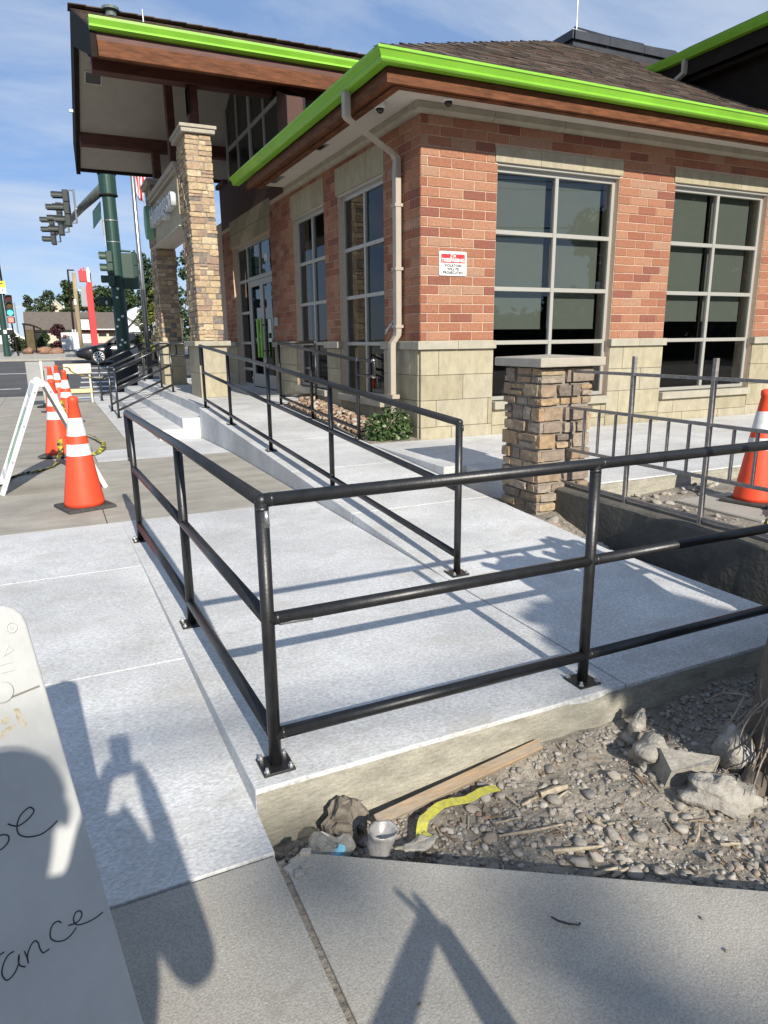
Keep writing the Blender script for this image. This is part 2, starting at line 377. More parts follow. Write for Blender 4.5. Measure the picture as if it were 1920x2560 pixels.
walk = structure(thing('pavement', None, None))
ED = lambda x: 1.783 - .6395*(x - .45)          # edge of the old walk towards the dirt bed
flat = lambda y: -.088
slab(walk, 'concrete_slab', 0, 0, 0, 0, m_fg, flat, .10, poly=[(-4.1, -8), (.447, -8), (.447, 1.757), (-4.1, 1.757)])
slab(walk, 'concrete_slab', 0, 0, 0, 0, m_fg, flat, .10, poly=[(.465, -8), (6, -8), (6, ED(6)), (.52, ED(.52)), (.465, 1.70)])
build(MB().box(.44, .472, -8, 1.74, -.2, -.100), 'joint_filler', m_dirt, walk)
for k in range(5):                              # broken chips where the old walk meets the new slab
    cx, cy = [(.50, 1.715), (.475, 1.69), (.52, 1.675), (.49, 1.65), (.535, 1.72)][k]
    c_ = MB(); a = k*1.3; c_.prism([(cx + .022*math.cos(a + t), cy + .016*math.sin(a + t), -.12) for t in (0, 1.4, 2.9, 4.4)], (0, 0, .03 + .004*k)); build(c_, 'broken_chip', m_fg, walk, bevel=.002)
YJ = [1.765, 3.18, 4.645, 5.87]
for a, b in zip(YJ, YJ[1:]):
    for x0, x1 in ((-4.1, -2.6), (-2.6, -1.1), (-1.1, .456)):
        slab(walk, 'concrete_slab', x0, x1, a, b, m_new)
for a, b in ((5.87, 7.4), (7.4, 9.1)):
    for x0, x1 in ((-4.1, -2.7), (-2.7, -1.2), (-1.2, .28), (.28, 2.045)): slab(walk, 'concrete_slab', x0, x1, a, b, m_tan)
for x0, x1 in ((-4.1, -2.7), (-2.7, -1.2), (-1.2, .40)):
    for a, b in ((9.1, 11.2), (11.2, 13.4), (13.4, 15.6), (15.6, 18), (18, 20.4), (20.4, 22.6)): slab(walk, 'concrete_slab', x0, x1, a, b, m_tan)
slab(walk, 'concrete_slab', .40, 2.045, 9.1, 10.25, m_new)
for a, b in ((10.25, 12.6), (12.6, 15), (15, 17.5), (17.5, 20.4)): slab(walk, 'concrete_slab', .40, .95, a, b, m_tan)
slab(walk, 'concrete_slab', .95, 2.045, 10.25, 11.15, m_new)
for a, b in ((11.15, 13.6), (13.6, 16), (16, 18.3), (18.3, 20.4)): slab(walk, 'concrete_slab', .95, 1.42, a, b, m_new)
slab(walk, 'concrete_slab', .4, 6, 20.4, 21.4, m_new); slab(walk, 'concrete_slab', .4, 6, 21.4, 22.6, m_tan)

# low landing with a formed edge, then ramp, steps, plaza, side walk
land = structure(thing('landing', None, None))
z0 = lambda y: 0.004
slab(land, 'concrete_slab', 0, 0, 0, 0, m_new, z0, .10, poly=[(.45, 1.962), (2.046, 1.962), (2.046, 5.862), (.385, 5.862)], bevel=.004)
slab(land, 'concrete_slab', 0, 0, 0, 0, m_new, z0, .10, poly=[(2.054, 1.962), (3.36, 1.962), (3.36, 3.45), (2.054, 3.45)], bevel=.004)
fe = MB()                                        # formed front edge, a little uneven along its length
N_ = 60
for k in range(N_ + 1):
    x = .452 + 2.906*k/N_
    for j in range(5):
        z = -.012 - .40*j/4
        fe.v.append((x, 1.960 + .006*noise.noise((x*3, z*9, 1)) - (.004 if j else 0), z))
for k in range(N_):
    for j in range(4): fe.f.append([k*5 + j, k*5 + j + 1, (k+1)*5 + j + 1, (k+1)*5 + j])
build(fe, 'formed_edge', m_form, land, smooth=True)
build(MB().box(.455, 3.355, 1.972, 3.4, -.6, -.105), 'footing', m_form, land)
build(MB().box(3.2, 3.352, 1.975, 8.0, -.6, -.104), 'footing', m_form, land)

ramp = structure(thing('ramp', None, None))
for a, b in ((3.45, 4.95), (4.95, 6.5), (6.5, 8.05), (8.05, 9.6), (9.6, 11.146)):
    slab(ramp, 'concrete_slab', 2.05, 3.36, a, b, m_new, rz, .5, gap=.0025, bevel=.006)
steps = structure(thing('entrance_steps', None, None))
YS, YE = 11.15, 20.4
for x0, x1, z in ((1.42, 1.785, .10), (1.785, 2.15, .26)):
    y = YS
    for k in range(4):
        y2 = YS + (YE - YS)*(k + 1)/4
        build(MB().box(x0, x1 + .02, y + .002, y2 - .002, -.3, z), 'step', m_new, steps, bevel=.012, seg=2); y = y2
plaza = structure(thing('plaza', None, None))
for k in range(4):
    a = YS + (YE - YS)*k/4; b = YS + (YE - YS)*(k+1)/4
    build(MB().box(2.15, 3.36, a + .002, b - .002, -.3, .42), 'concrete_slab', m_new, plaza, bevel=.008, seg=2)
    build(MB().box(3.363, 4.2, a + .002, b - .002, -.3, .42), 'concrete_slab', m_new, plaza, bevel=.008, seg=2)
side = structure(thing('side_walk', None, None))
zw = lambda y: .215
slab(side, 'concrete_slab', 0, 0, 0, 0, m_new, zw, .24, poly=[(3.365, 5.75), (3.62, 5.75), (3.62, 5.06), (4.10, 5.06), (4.10, 4.45), (5.4, 4.45), (5.4, 7.48), (3.365, 7.48)], bevel=.008)
build(MB().box(4.10, 9.0, 4.425, 4.4485, -.3, .205), 'formed_edge', m_form, side)
for x0, x1 in ((5.4, 7.1), (7.1, 8.8), (8.8, 10.5), (10.5, 13)): slab(side, 'concrete_slab', x0, x1, 4.45, 7.48, m_new, zw, .24, bevel=.008)

# dirt bed, trench and bare strip: one sculpted sheet
def dirt_z(x, y):
    n = noise.noise((x*2.2, y*2.2, 3))*.03 + noise.noise((x*7, y*7, 5))*.014 + noise.noise((x*22, y*22, 8))*.006
    if y < ED(x) + .02 or x < .46: return -.24 + n*.3
    if x > 3.93: h = .06 + .02*(x - 4)
    elif x > 3.30:
        t = max(0, min(1, (y - 3.0)/1.5)); h = lerp(-.25, -.02, t*t)
    else:
        h = lerp(-.235, -.15, (x - .6)/2.2)
        h += .05*max(0, 1 - abs(y - 1.95)/.12)*max(0, min(1, (x - .9)/.5))
        h -= .03*max(0, 1 - (y - ED(x))/.12)
    if x > 2.9 and y < 1.9 and x < 3.9: h = lerp(h, -.27, (x - 2.9)/.4)
    return h + n*(1.6 if 3.3 < x < 3.93 else 1)
db = MB(); X0, X1, Y0, Y1 = .40, 8.0, -1.6, 5.78
xsd = []; x = X0
while x < X1: xsd.append(x); x += .028 if x < 3.95 else .09
ysd = []; y = Y0
while y < Y1: ysd.append(y); y += .06 if y < .3 else (.028 if y < 2.1 else .05)
for y in ysd:
    for x in xsd:
        inside = .47 < x < 3.34 and y > 1.985
        db.v.append((x, y, -.5 if inside else dirt_z(x, y)))
for j in range(len(ysd) - 1):
    for i in range(len(xsd) - 1): n_ = len(xsd); db.f.append([j*n_ + i, j*n_ + i + 1, (j+1)*n_ + i + 1, (j+1)*n_ + i])
structure(build(db, 'dirt_bed', m_dirt, smooth=True))
structure(build(MB().box(8.0, 29, -8.9, 4.4, -.5, .12), 'dirt_lot', m_dirt))
structure(build(MB().box(8.0, 29, 7.5, 22.3, -.6, .10), 'building_plot', m_dirt))

# concrete stem wall that carries the fence
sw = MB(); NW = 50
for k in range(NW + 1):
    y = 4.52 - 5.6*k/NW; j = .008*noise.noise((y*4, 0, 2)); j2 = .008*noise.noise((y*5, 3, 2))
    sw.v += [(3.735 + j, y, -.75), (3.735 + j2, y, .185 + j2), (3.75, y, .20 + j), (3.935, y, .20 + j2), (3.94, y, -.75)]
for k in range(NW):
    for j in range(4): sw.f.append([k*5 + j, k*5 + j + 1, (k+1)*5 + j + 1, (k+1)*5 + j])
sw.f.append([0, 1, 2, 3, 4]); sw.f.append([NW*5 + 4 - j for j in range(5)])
tag(build(sw, 'stem_wall', M('stem_wall_concrete', (.115, .105, .085), .93, var=.25, scale=6, bump=.008, bscale=35)), 'low raw concrete wall under the brown bar fence, beside the trench', 'wall')  # concrete colour darkened to stand for the wall's shaded face
bl = build(MB().box(4.62, 6.3, 3.25, 4.05, -.2, .10), 'concrete_block', m_fg, None, bevel=.01)
tag(bl, 'rough concrete block in the dirt carrying the single orange cone on the right', 'block')
# ================================================================== CORNER BUILDING
XW, YW = 4.045, 7.5
bld = thing('corner_building', 'red brick corner building with buff stone base, lime green gutter and brown shingle roof', 'building', (XW, YW, .2))
def B(mb, name, mat, parent=bld, **k): return build(mb, name, mat, parent, **k)
WIN_R = [(5.09, 7.0), (8.0, 9.88), (10.9, 12.75)]            # openings along the sunny wall
WIN_L = [(8.5, 10.06), (10.62, 12.15)]; DOOR = (13.5, 16.55)
SILL, HEAD, LINT, BR0, BR1 = .64, 3.458, 3.63, 1.405, 3.872
wl_ = MB()
ed = [XW + .009] + [v for w in WIN_R for v in w] + [14.0]
for a, b in zip(ed[0::2], ed[1::2]): wl_.box(a, b, YW + .009, YW + .3, -.2, 3.95)
for a, b in WIN_R: wl_.box(a, b, YW + .009, YW + .3, -.2, SILL - .1); wl_.box(a, b, YW + .009, YW + .3, HEAD + .001, 3.95)
ed = [YW + .3] + [v for w in WIN_L for v in w] + [DOOR[0], DOOR[1], 17.45]
for a, b in zip(ed[0::2], ed[1::2]): wl_.box(XW + .009, XW + .3, a, b, -.2, 3.95)
for a, b in WIN_L: wl_.box(XW + .009, XW + .3, a, b, -.2, SILL - .1); wl_.box(XW + .009, XW + .3, a, b, HEAD + .001, 3.95)
wl_.box(XW + .009, XW + .3, DOOR[0], DOOR[1], HEAD + .001, 3.95)
wl_.box(XW + .012, XW + .29, 17.455, 19.6, -.2, 4.15); wl_.box(13.7, 14.0, 7.8, 17.45, -.2, 3.95); wl_.box(XW + .3, 13.7, 17.15, 17.45, -.2, 3.95)
B(wl_, 'wall', m_mortar)
# gable wall above the entrance
gw = MB(); gw.prism([(XW + .01, 12.2, 3.951), (XW + .01, 12.74, 3.951), (XW + .01, 12.74, 5.6), (XW + .01, 12.2, 5.36)], (.28, 0, 0))
gw.prism([(XW + .01, 16.62, 3.951), (XW + .01, 17.45, 3.951), (XW + .01, 17.45, 4.86), (XW + .01, 16.62, 4.86)], (.28, 0, 0)); gw.box(XW - .06, XW + .3, 16.7, 17.52, 4.861, 4.95)
gw.prism([(XW + .01, 12.741, 3.951), (XW + .01, 16.619, 3.951), (XW + .01, 16.619, 4.86), (XW + .01, 12.741, 4.86)], (.28, 0, 0))
B(gw, 'gable_wall', M('painted_dark_red_wall', (.085, .042, .032), .85, var=.1, scale=8))
it = MB(); it.poly([(4.36, 7.81, .225), (13.7, 7.81, .225), (13.7, 17.1, .225), (4.36, 17.1, .225)]); it.poly([(4.36, 7.81, 3.94), (4.36, 17.1, 3.94), (13.7, 17.1, 3.94), (13.7, 7.81, 3.94)])
it.poly([(10.4, 7.81, .22), (10.4, 14, .22), (10.4, 14, 3.94), (10.4, 7.81, 3.94)]); it.poly([(4.36, 12.9, .22), (10.4, 12.9, .22), (10.4, 12.9, 3.94), (4.36, 12.9, 3.94)]); it.poly([(13.6, 7.81, .22), (13.6, 17, .22), (13.6, 17, 3.94), (13.6, 7.81, 3.94)]); it.poly([(10.4, 13.9, .22), (13.6, 13.9, .22), (13.6, 13.9, 3.94), (10.4, 13.9, 3.94)]); it.poly([(7, 17.1, .22), (4.36, 17.1, .22), (4.36, 17.1, 3.94), (7, 17.1, 3.94)]); it.poly([(7, 12.9, .22), (7, 17.1, .22), (7, 17.1, 3.94), (7, 12.9, 3.94)])
B(it, 'interior', m_inter)

# bricks: one by one; the 300 that show largest are parts, the rest is one joined part
brick_cache = {}
def brick_mesh(L, H, axis):
    key = (round(L, 3), round(H, 3), axis)
    if key not in brick_cache:
        c = .004; h = H/2; l = L/2; mb = MB()
        front = [(-l + c, 0, -h + c), (l - c, 0, -h + c), (l - c, 0, h - c), (-l + c, 0, h - c)]
        mid = [(-l, c, -h), (l, c, -h), (l, c, h), (-l, c, h)]; back = [(-l, .04, -h), (l, .04, -h), (l, .04, h), (-l, .04, h)]
        if axis == 'y': front, mid, back = [[(y, -x, z) for x, y, z in r] for r in (front, mid, back)]
        mb.loft([front, mid, back]); brick_cache[key] = mb.mesh('brick'); brick_cache[key].materials.append(m_brick)
    return brick_cache[key]
CO = (BR1 - BR0)/23
def bond(u0, u1, row, first):                # brick spans along u for one course
    off = first if row % 2 == 0 else first + .158
    out = []; a = u0; b = u0 + off
    while a < u1 - .02:
        b = min(b, u1)
        if u1 - b < .05: b = u1
        out.append((a, b)); a = b; b = a + .3165
    return out
rb = random.Random(3); brick_list = []
def brick_area(axis, segs_fn):
    for row in range(23):
        z = BR0 + (row + .5)*CO
        for u0, u1, first in segs_fn(z):
            for a, b in bond(u0, u1, row, first): brick_list.append((axis, a, b, z))
def segs_r(z):
    if z > LINT: return [(XW, 14.0, .095)]
    if z > HEAD - .05: cut = [(5.05, 7.04), (7.96, 9.92), (10.86, 12.8)]
    else: cut = WIN_R
    ed = [XW] + [v for w in cut for v in w] + [14.0]
    return [(a, b, .095 if a == XW else .2) for a, b in zip(ed[0::2], ed[1::2])]
def segs_l(z):
    if z > LINT:
        return [(YW + .006, 13.45, .253), (16.6, 17.45, .2)]
    cut = ([(8.46, 10.1), (10.58, 12.19)] if z > HEAD - .05 else WIN_L) + [DOOR if z < HEAD - .05 else (13.45, 16.6)]
    ed = [YW + .006] + [v for w in cut for v in w] + [17.45]
    return [(a, b, .253 if k == 0 else .22) for k, (a, b) in enumerate(zip(ed[0::2], ed[1::2]))]
brick_area('x', segs_r); brick_area('y', segs_l)
def bscore(t):
    axis, a, b, z = t; m = (a + b)/2
    if axis == 'x':
        d = math.hypot(m, YW); vis = (b - a)*(YW/d)/d/d*d if m < 10.3 else 0
    else:
        d = math.hypot(XW, m); vis = (b - a)*(XW/d)/d*.8
    return -vis
brick_list.sort(key=bscore)
rest = MB()
for k, (axis, a, b, z) in enumerate(brick_list):
    L = round(b - a - .010, 3); m = (a + b)/2; j = rb.uniform(-.0015, .002)
    if k < 300:
        o = bpy.data.objects.new('brick', brick_mesh(L, CO - .010, axis)); COL.objects.link(o)
        o.parent = bld; o.matrix_parent_inverse = wm(bld).inverted()
        o.location = (m, YW + j, z) if axis == 'x' else (XW + j, m, z)
    else:
        h = (CO - .010)/2
        if axis == 'x': rest.box(a + .005, b - .005, YW + j, YW + .03, z - h, z + h)
        else: rest.box(XW + j, XW + .03, a + .005, b - .005, z - h, z + h)
tag(B(rest, 'far_bricks', m_brick), kind='stuff')

# buff stone base, ledges, lintels, frieze
def blocks(axis, u0, u1, zs_, L, off, face, parent=bld, mat=None, depth=.05):
    for r, (za, zb) in enumerate(zip(zs_, zs_[1:])):
        a = u0; b = u0 + off[r % len(off)]
        while a < u1 - .01:
            b = min(b, u1)
            if u1 - b < .06: b = u1
            mb = MB(); j = rb.uniform(-.002, .002)
            if axis == 'x': mb.box(a + .0025, b - .0025, face + j, face + depth, za + .0025, zb - .0025)
            else: mb.box(face + j, face + depth, a + .0025, b - .0025, za + .0025, zb - .0025)
            build(mb, 'stone_block', mat or m_lime, parent, bevel=.004); a = b; b = a + L
ZB = [.02, .36, .69, .995, 1.303]
PIERS_R = [(XW, 5.09), (7.0, 8.0), (9.88, 10.9)]
for a, b in PIERS_R: blocks('x', a, b, ZB, .76, [.44, .22, .60, .25], YW - .012)
for a, b in WIN_R[:2]: blocks('x', a + .001, b - .001, [.02, .33, .535], .76, [.5, .3], YW - .010)
for a, b in ((YW + .04, 8.5), (10.06, 10.62), (12.15, 13.5), (16.55, 17.45)): blocks('y', a, b, ZB, .76, [.5, .3, .62, .2], XW - .012)
for a, b in WIN_L: blocks('y', a + .001, b - .001, [.02, .33, .535], .76, [.5, .3], XW - .010)
def trim(axis, u0, u1, z0, z1, proud, L, name, mat=m_limet, bevel=.006):
    n = max(1, round((u1 - u0)/L)); 
    for k in range(n):
        a = u0 + (u1 - u0)*k/n; b = u0 + (u1 - u0)*(k+1)/n; mb = MB()
        if axis == 'x': mb.box(a + .0015, b - .0015, YW - proud, YW + .04, z0, z1)
        else: mb.box(XW - proud, XW + .04, a + .0015, b - .0015, z0, z1)
        B(mb, name, mat, bevel=bevel, seg=2)
trim('x', XW - .06, 5.10, 1.304, 1.403, .06, .6, 'ledge_stone'); trim('x', 6.98, 8.02, 1.304, 1.403, .06, .6, 'ledge_stone'); trim('x', 9.86, 10.92, 1.304, 1.403, .06, .6, 'ledge_stone')
for a, b in ((7.542, 8.51), (10.04, 10.64), (12.13, 13.52), (16.53, 17.45)): trim('y', a, b, 1.304, 1.403, .06, .6, 'ledge_stone')
for a, b in WIN_R: trim('x', a + .002, b - .002, .537, .637, .075, 2, 'window_sill')
for a, b in WIN_L: trim('y', a + .002, b - .002, .537, .637, .075, 2, 'window_sill')
for a, b in ((5.05, 7.04), (7.96, 9.92), (10.86, 12.8)):
    for k in range(3):
        p, q = a + (b - a)*k/3, a + (b - a)*(k+1)/3; B(MB().box(p + .002, q - .002, YW - .012, YW + .05, HEAD + .002, LINT), 'lintel_block', m_lime, bevel=.003)
for a, b in ((8.46, 10.1), (10.58, 12.19)):
    for k in range(3):
        p, q = a + (b - a)*k/3, a + (b - a)*(k+1)/3; B(MB().box(XW - .012, XW + .05, p + .002, q - .002, HEAD + .002, LINT + .18), 'lintel_block', m_lime, bevel=.003)
for r, (za, zb) in enumerate(((3.46, 3.73), (3.735, 4.02))):
    for k in range(4):
        p = 13.45 + 3.15*(k + (0 if r else .0))/4; q = 13.45 + 3.15*(k+1)/4
        B(MB().box(XW - .012, XW + .05, p + .002, q - .002, za, zb - .003), 'lintel_block', m_lime, bevel=.003)
fr_prof = [(0.0, 3.962), (.10, 3.962), (.10, 3.892), (.055, 3.866), (0, 3.866)]
x = XW - .10
while x < 13.8:
    x2 = min(x + 1.02, 13.95); mb = MB().prism([(x + .002, YW - o, z) for o, z in fr_prof], (x2 - x - .004, 0, 0))
    B(mb, 'frieze_stone', m_limet, bevel=.003); x = x2
y = YW + .002
while y < 12.2:
    y2 = min(y + 1.02, 12.25); mb = MB().prism([(XW - o, y + .002, z) for o, z in fr_prof], (0, y2 - y - .004, 0))
    B(mb, 'frieze_stone', m_limet, bevel=.003); y = y2

# windows: frame, eight panes, two roller shades
def window(axis, a, b, mull, cols, shade_z=None, face=None):
    """frame set back in the opening; u runs along the wall"""
    rec = .085; dep = .06; fw = .05
    fb = MB()
    def bx(mb, u0, u1, d0, d1, z0, z1):
        if axis == 'x': mb.box(u0, u1, YW + d0, YW + d1, z0, z1)
        else: mb.box(XW + d0, XW + d1, u0, u1, z0, z1)
    zb, zt = SILL + .001, HEAD
    bx(fb, a, a + fw, rec, rec + dep, zb, zt); bx(fb, b - fw, b, rec, rec + dep, zb, zt)
    us = [a + fw + (b - a - 2*fw)*c for c in cols]
    zz = [zb] + list(mull) + [zt - .03]
    bx(fb, a + fw, b - fw, rec, rec + dep, zb, zb + fw); bx(fb, a + fw, b - fw, rec, rec + dep, zt - .085, zt)
    bx(fb, a - .02, b + .02, .02, rec - .002, zt - .03, zt)
    for u in us: bx(fb, u - .026, u + .026, rec - .003, rec + dep - .003, zb + fw, zt - .085)
    ub = [a + fw] + us + [b - fw]
    for m_ in mull:
        for p, q in zip(ub, ub[1:]): bx(fb, p + (.027 if p != ub[0] else 0), q - (.027 if q != ub[-1] else 0), rec, rec + dep, m_ - .026, m_ + .026)
    w = B(fb, 'window', m_alum, bevel=.004)
    zz = [zb + fw] + list(mull) + [zt - .085]
    for p, q in zip(ub, ub[1:]):
        for z0_, z1_ in zip(zz, zz[1:]):
            mb = MB(); t = rec + .03
            if axis == 'x': mb.poly([(p, YW + t, z0_), (q, YW + t, z0_), (q, YW + t, z1_), (p, YW + t, z1_)])
            else: mb.poly([(XW + t, q, z0_), (XW + t, p, z0_), (XW + t, p, z1_), (XW + t, q, z1_)])
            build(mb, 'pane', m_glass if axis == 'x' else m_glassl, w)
        if shade_z:
            mb = MB(); bx(mb, p + .03, q - .075, rec + .13, rec + .133, shade_z, zt - .05); build(mb, 'roller_shade', m_shade, w)
            mb = MB(); bx(mb, p + .03, q - .075, rec + .125, rec + .14, shade_z - .02, shade_z); build(mb, 'shade_hem_bar', m_shade, w)
    return w
MULL = [1.372, 2.03, 2.698]
for k, (a, b) in enumerate(WIN_R): window('x', a, b, MULL, [.5], [1.56, 1.66, 1.6][k])
for a, b in WIN_L: window('y', a, b, MULL, [.5])

# glazed entrance: two doors, side lights, transom
dr = MB(); d0, d1 = XW + .12, XW + .18
for y0, y1 in ((13.5, 13.56), (13.76, 13.83), (15.66, 15.73), (16.49, 16.55)): dr.box(d0, d1, y0, y1, .421, HEAD)
dr.box(d0 + .002, d1 - .002, 13.56, 16.49, HEAD - .07, HEAD - .002); dr.box(d0 + .002, d1 - .002, 13.83, 15.66, 2.69, 2.77)
for y0, y1 in ((13.56, 13.76), (15.73, 16.49)):
    for z in (.45, .80, 1.38, 2.04, 2.72): dr.box(d0 + .002, d1 - .002, y0, y1, z - .03, z + .03)
df = B(dr, 'entrance_frame', m_alum, bevel=.004)
for y0, y1 in ((13.56, 13.76), (15.73, 16.49)):
    for z0_, z1_ in ((.48, .77), (.83, 1.35), (1.41, 2.01), (2.07, 2.69), (2.75, 3.39)):
        mb = MB(); mb.poly([(XW + .15, y1, z0_), (XW + .15, y0, z0_), (XW + .15, y0, z1_), (XW + .15, y1, z1_)]); build(mb, 'pane', m_glassd, df)
for y0, y1 in ((13.83, 14.745), (14.745, 15.66)):
    mb = MB(); mb.poly([(XW + .15, y1, 2.77), (XW + .15, y0, 2.77), (XW + .15, y0, 3.39), (XW + .15, y1, 3.39)]); build(mb, 'pane', m_glassd, df)
build(MB().box(d0 + .003, d1 - .003, 14.725, 14.765, 2.772, 3.385), 'transom_bar', m_alum, df)
build(MB().box(XW + .143, XW + .147, 14.22, 14.44, 3.0, 3.13), 'window_decal', m_whitep, df)
for y0, y1, hy in ((13.832, 14.743, 14.62), (14.747, 15.658, 14.87)):
    db_ = MB(); db_.box(d0 + .01, d1 - .005, y0, y0 + .11, .44, 2.685); db_.box(d0 + .01, d1 - .005, y1 - .11, y1, .44, 2.685); db_.box(d0 + .012, d1 - .007, y0 + .11, y1 - .11, .44, .72); db_.box(d0 + .012, d1 - .007, y0 + .11, y1 - .11, 2.56, 2.685)
    dd = B(db_, 'door', m_alum, bevel=.004)
    mb = MB(); mb.poly([(XW + .15, y1 - .11, .72), (XW + .15, y0 + .11, .72), (XW + .15, y0 + .11, 2.56), (XW + .15, y1 - .11, 2.56)]); build(mb, 'pane', m_glassd, dd)
    hb = MB(); hb.box(XW + .035, XW + .075, hy - .042, hy + .042, 1.08, 1.88); tag(build(hb, 'door_handle', m_green, dd, bevel=.012, seg=2), 'tall lime green pull panel on the glass door')
    hs = MB(); hs.tube([(XW + .085, hy, 1.22), (XW + .13, hy, 1.22)], .012); hs.tube([(XW + .085, hy, 1.75), (XW + .13, hy, 1.75)], .012); build(hs, 'handle_bracket', m_steel, dd)
    n_ = MB().box(XW + .143, XW + .146, (y0 + y1)/2 - .12, (y0 + y1)/2 + .10, 1.58, 1.86); build(n_, 'paper_notice', m_whitep, dd)
    n_ = MB().box(XW + .143, XW + .146, (y0 + y1)/2 - .12, (y0 + y1)/2 + .14, 1.40, 1.48); build(n_, 'paper_notice', m_whitep, dd)
B(MB().box(XW - .02, XW - .001, 13.2, 13.42, 1.70, 1.86), 'entry_plate', M('brushed_plate', (.42, .41, .38), .5, metal=.3), bevel=.004)

# gable glazing above the entrance
gf = MB(); gx0, gx1 = XW + .03, XW + .09
und = lambda y: 6.80 - .45*abs(y - 15.5)
for y, w in ((12.74, .05), (13.7, .03), (14.68, .075), (15.65, .03), (16.58, .05)): gf.box(gx0, gx1, y - w, y + w, 4.861, und(y) - .02)
for z in (4.89, 5.5): gf.box(gx0 + .003, gx1 - .003, 12.79, 16.53, z - .035, z + .035)
gwin = B(gf, 'gable_window', m_alum)
mb = MB(); mb.poly([(XW + .06, 16.6, 4.88), (XW + .06, 12.74, 4.88), (XW + .06, 12.74, und(12.74)), (XW + .06, 15.5, und(15.5)), (XW + .06, 16.6, und(16.6))]); build(mb, 'pane', m_gableg, gwin)
B(MB().prism([(XW + .32, 12.3, 3.96), (XW + .32, 16.6, 3.96), (XW + .32, 16.6, 6.3), (XW + .32, 15.5, 6.8), (XW + .32, 12.3, 5.4)], (.05, 0, 0)), 'gable_backing', m_inter)

# eaves all round the corner: mitred gutter, fascia boards, soffit
def corner_loft(prof, name, mat, xend=14.0, yend=12.6, **k):
    mb = MB(); mb.loft([[(xend, YW - .792*q, z) for q, z in prof], [(XW - .884*q, YW - .792*q, z) for q, z in prof], [(XW - .884*q, yend, z) for q, z in prof]])
    return B(mb, name, mat, **k)
corner_loft([(1.0, 4.152), (1.0, 4.128), (.982, 4.120), (.945, 4.072), (.952, 4.066), (.948, 4.050), (.925, 4.035), (.815, 4.035), (.815, 4.11), (.985, 4.142)], 'gutter', m_green, yend=12.8)
corner_loft([(.79, 3.972), (.79, 4.034), (.6, 4.034), (.6, 3.972)], 'upper_fascia_board', m_cedar, yend=12.25)
corner_loft([(.822, 3.888), (.822, 3.968), (.76, 3.971), (.76, 3.888)], 'fascia_board', m_cedar, yend=12.3)
corner_loft([(.755, 3.93), (.755, 3.965), (.655, 3.965), (.655, 3.93)], 'trim_board', m_cedar, yend=12.25)
corner_loft([(.655, 3.908), (.65, 3.955), (.55, 3.955), (.55, 3.908)], 'trim_board', m_cedar, yend=12.25)
corner_loft([(.60, 3.964), (.60, 3.99), (0, 3.99), (0, 3.964)], 'soffit', m_soffit, yend=12.25)
def louvre(x, y, z, name='soffit_vent', w=.30, d=.16, parent=bld):
    f = MB(); f.box(x - d/2, x + d/2, y - w/2, y - w/2 + .02, z - .012, z); f.box(x - d/2, x + d/2, y + w/2 - .02, y + w/2, z - .012, z); f.box(x - d/2, x - d/2 + .02, y - w/2 + .021, y + w/2 - .021, z - .012, z); f.box(x + d/2 - .02, x + d/2, y - w/2 + .021, y + w/2 - .021, z - .012, z)
    o = build(f, name, m_alum, parent); g_ = MB()
    for k in range(6): yy = y - w/2 + .04 + (w - .08)*k/5; g_.obox((x, yy, z - .006), (d/2 - .025, 0, 0), (0, .012, .004), (0, -.001, .003))
    build(g_, 'louvre', m_dark, o)
louvre(3.64, 11.7, 3.963, d=.18, w=.5); louvre(3.64, 9.6, 3.963, d=.14, w=.3)

# main roof: steep front slope, hip, flatter left slope; shingle pieces on the slope that shows
EX, EY, EZ, PF, PL = 3.19, 6.735, 4.125, .55, .406
rf = MB(); hx, hy, hz = 7.85, 10.17, EZ + PF*(10.17 - EY)
rf.poly([(EX, EY, EZ), (14.2, EY, EZ), (14.2, hy, hz), (hx, hy, hz)]); rf.poly([(EX, EY, EZ), (hx, hy, hz), (hx, 14.5, hz), (EX, 12.7, EZ)]); rf.poly([(hx, hy, hz), (14.2, hy, hz), (14.2, 14.5, hz - .02), (hx, 14.5, hz)])
rf.poly([(EX, EY, EZ - .02), (EX, 12.7, EZ - .02), (14.2, 12.7, EZ - .02), (14.2, EY, EZ - .02)])
B(rf, 'roof', m_shingle)
sh = MB(); rs = random.Random(11); n_up = Vector((0, -PF, 1)).normalized(); sl = Vector((0, 1, PF)).normalized()
def shingle_rows(mb, x0f, x1, p0, sl, nrm, rows, expo=.14, tabs=(.14, .36)):
    for r in range(rows):
        base = p0 + sl*(expo*r); x = x0f(r) - rs.random()*.3
        while x < x1:
            w = rs.uniform(*tabs); a = max(x, x0f(r)); b = min(x + w, x1)
            if b - a > .02:
                th = rs.uniform(.006, .017); dr_ = rs.uniform(0, .035)*(rs.random() < .5); L = expo + .04
                c = base + sl*(L/2 - dr_); c.x = (a + b)/2
                mb.obox(c + nrm*(th*.5 + .006), ((b - a)/2 - .003, 0, 0), sl*(L/2) - nrm*.0055, nrm*th*.5)
            x += w
rows = int((hy - EY)*math.hypot(1, PF)/.14) - 0
shingle_rows(sh, lambda r: EX + (hx - EX)*(r*.14/math.hypot(1, PF) + .05)/(hy - EY) + .03, 9.4, Vector((0, EY + .055, EZ + .03)), sl, n_up, rows)
tag(B(sh, 'shingles', m_shingle), kind='stuff')
hc = MB()
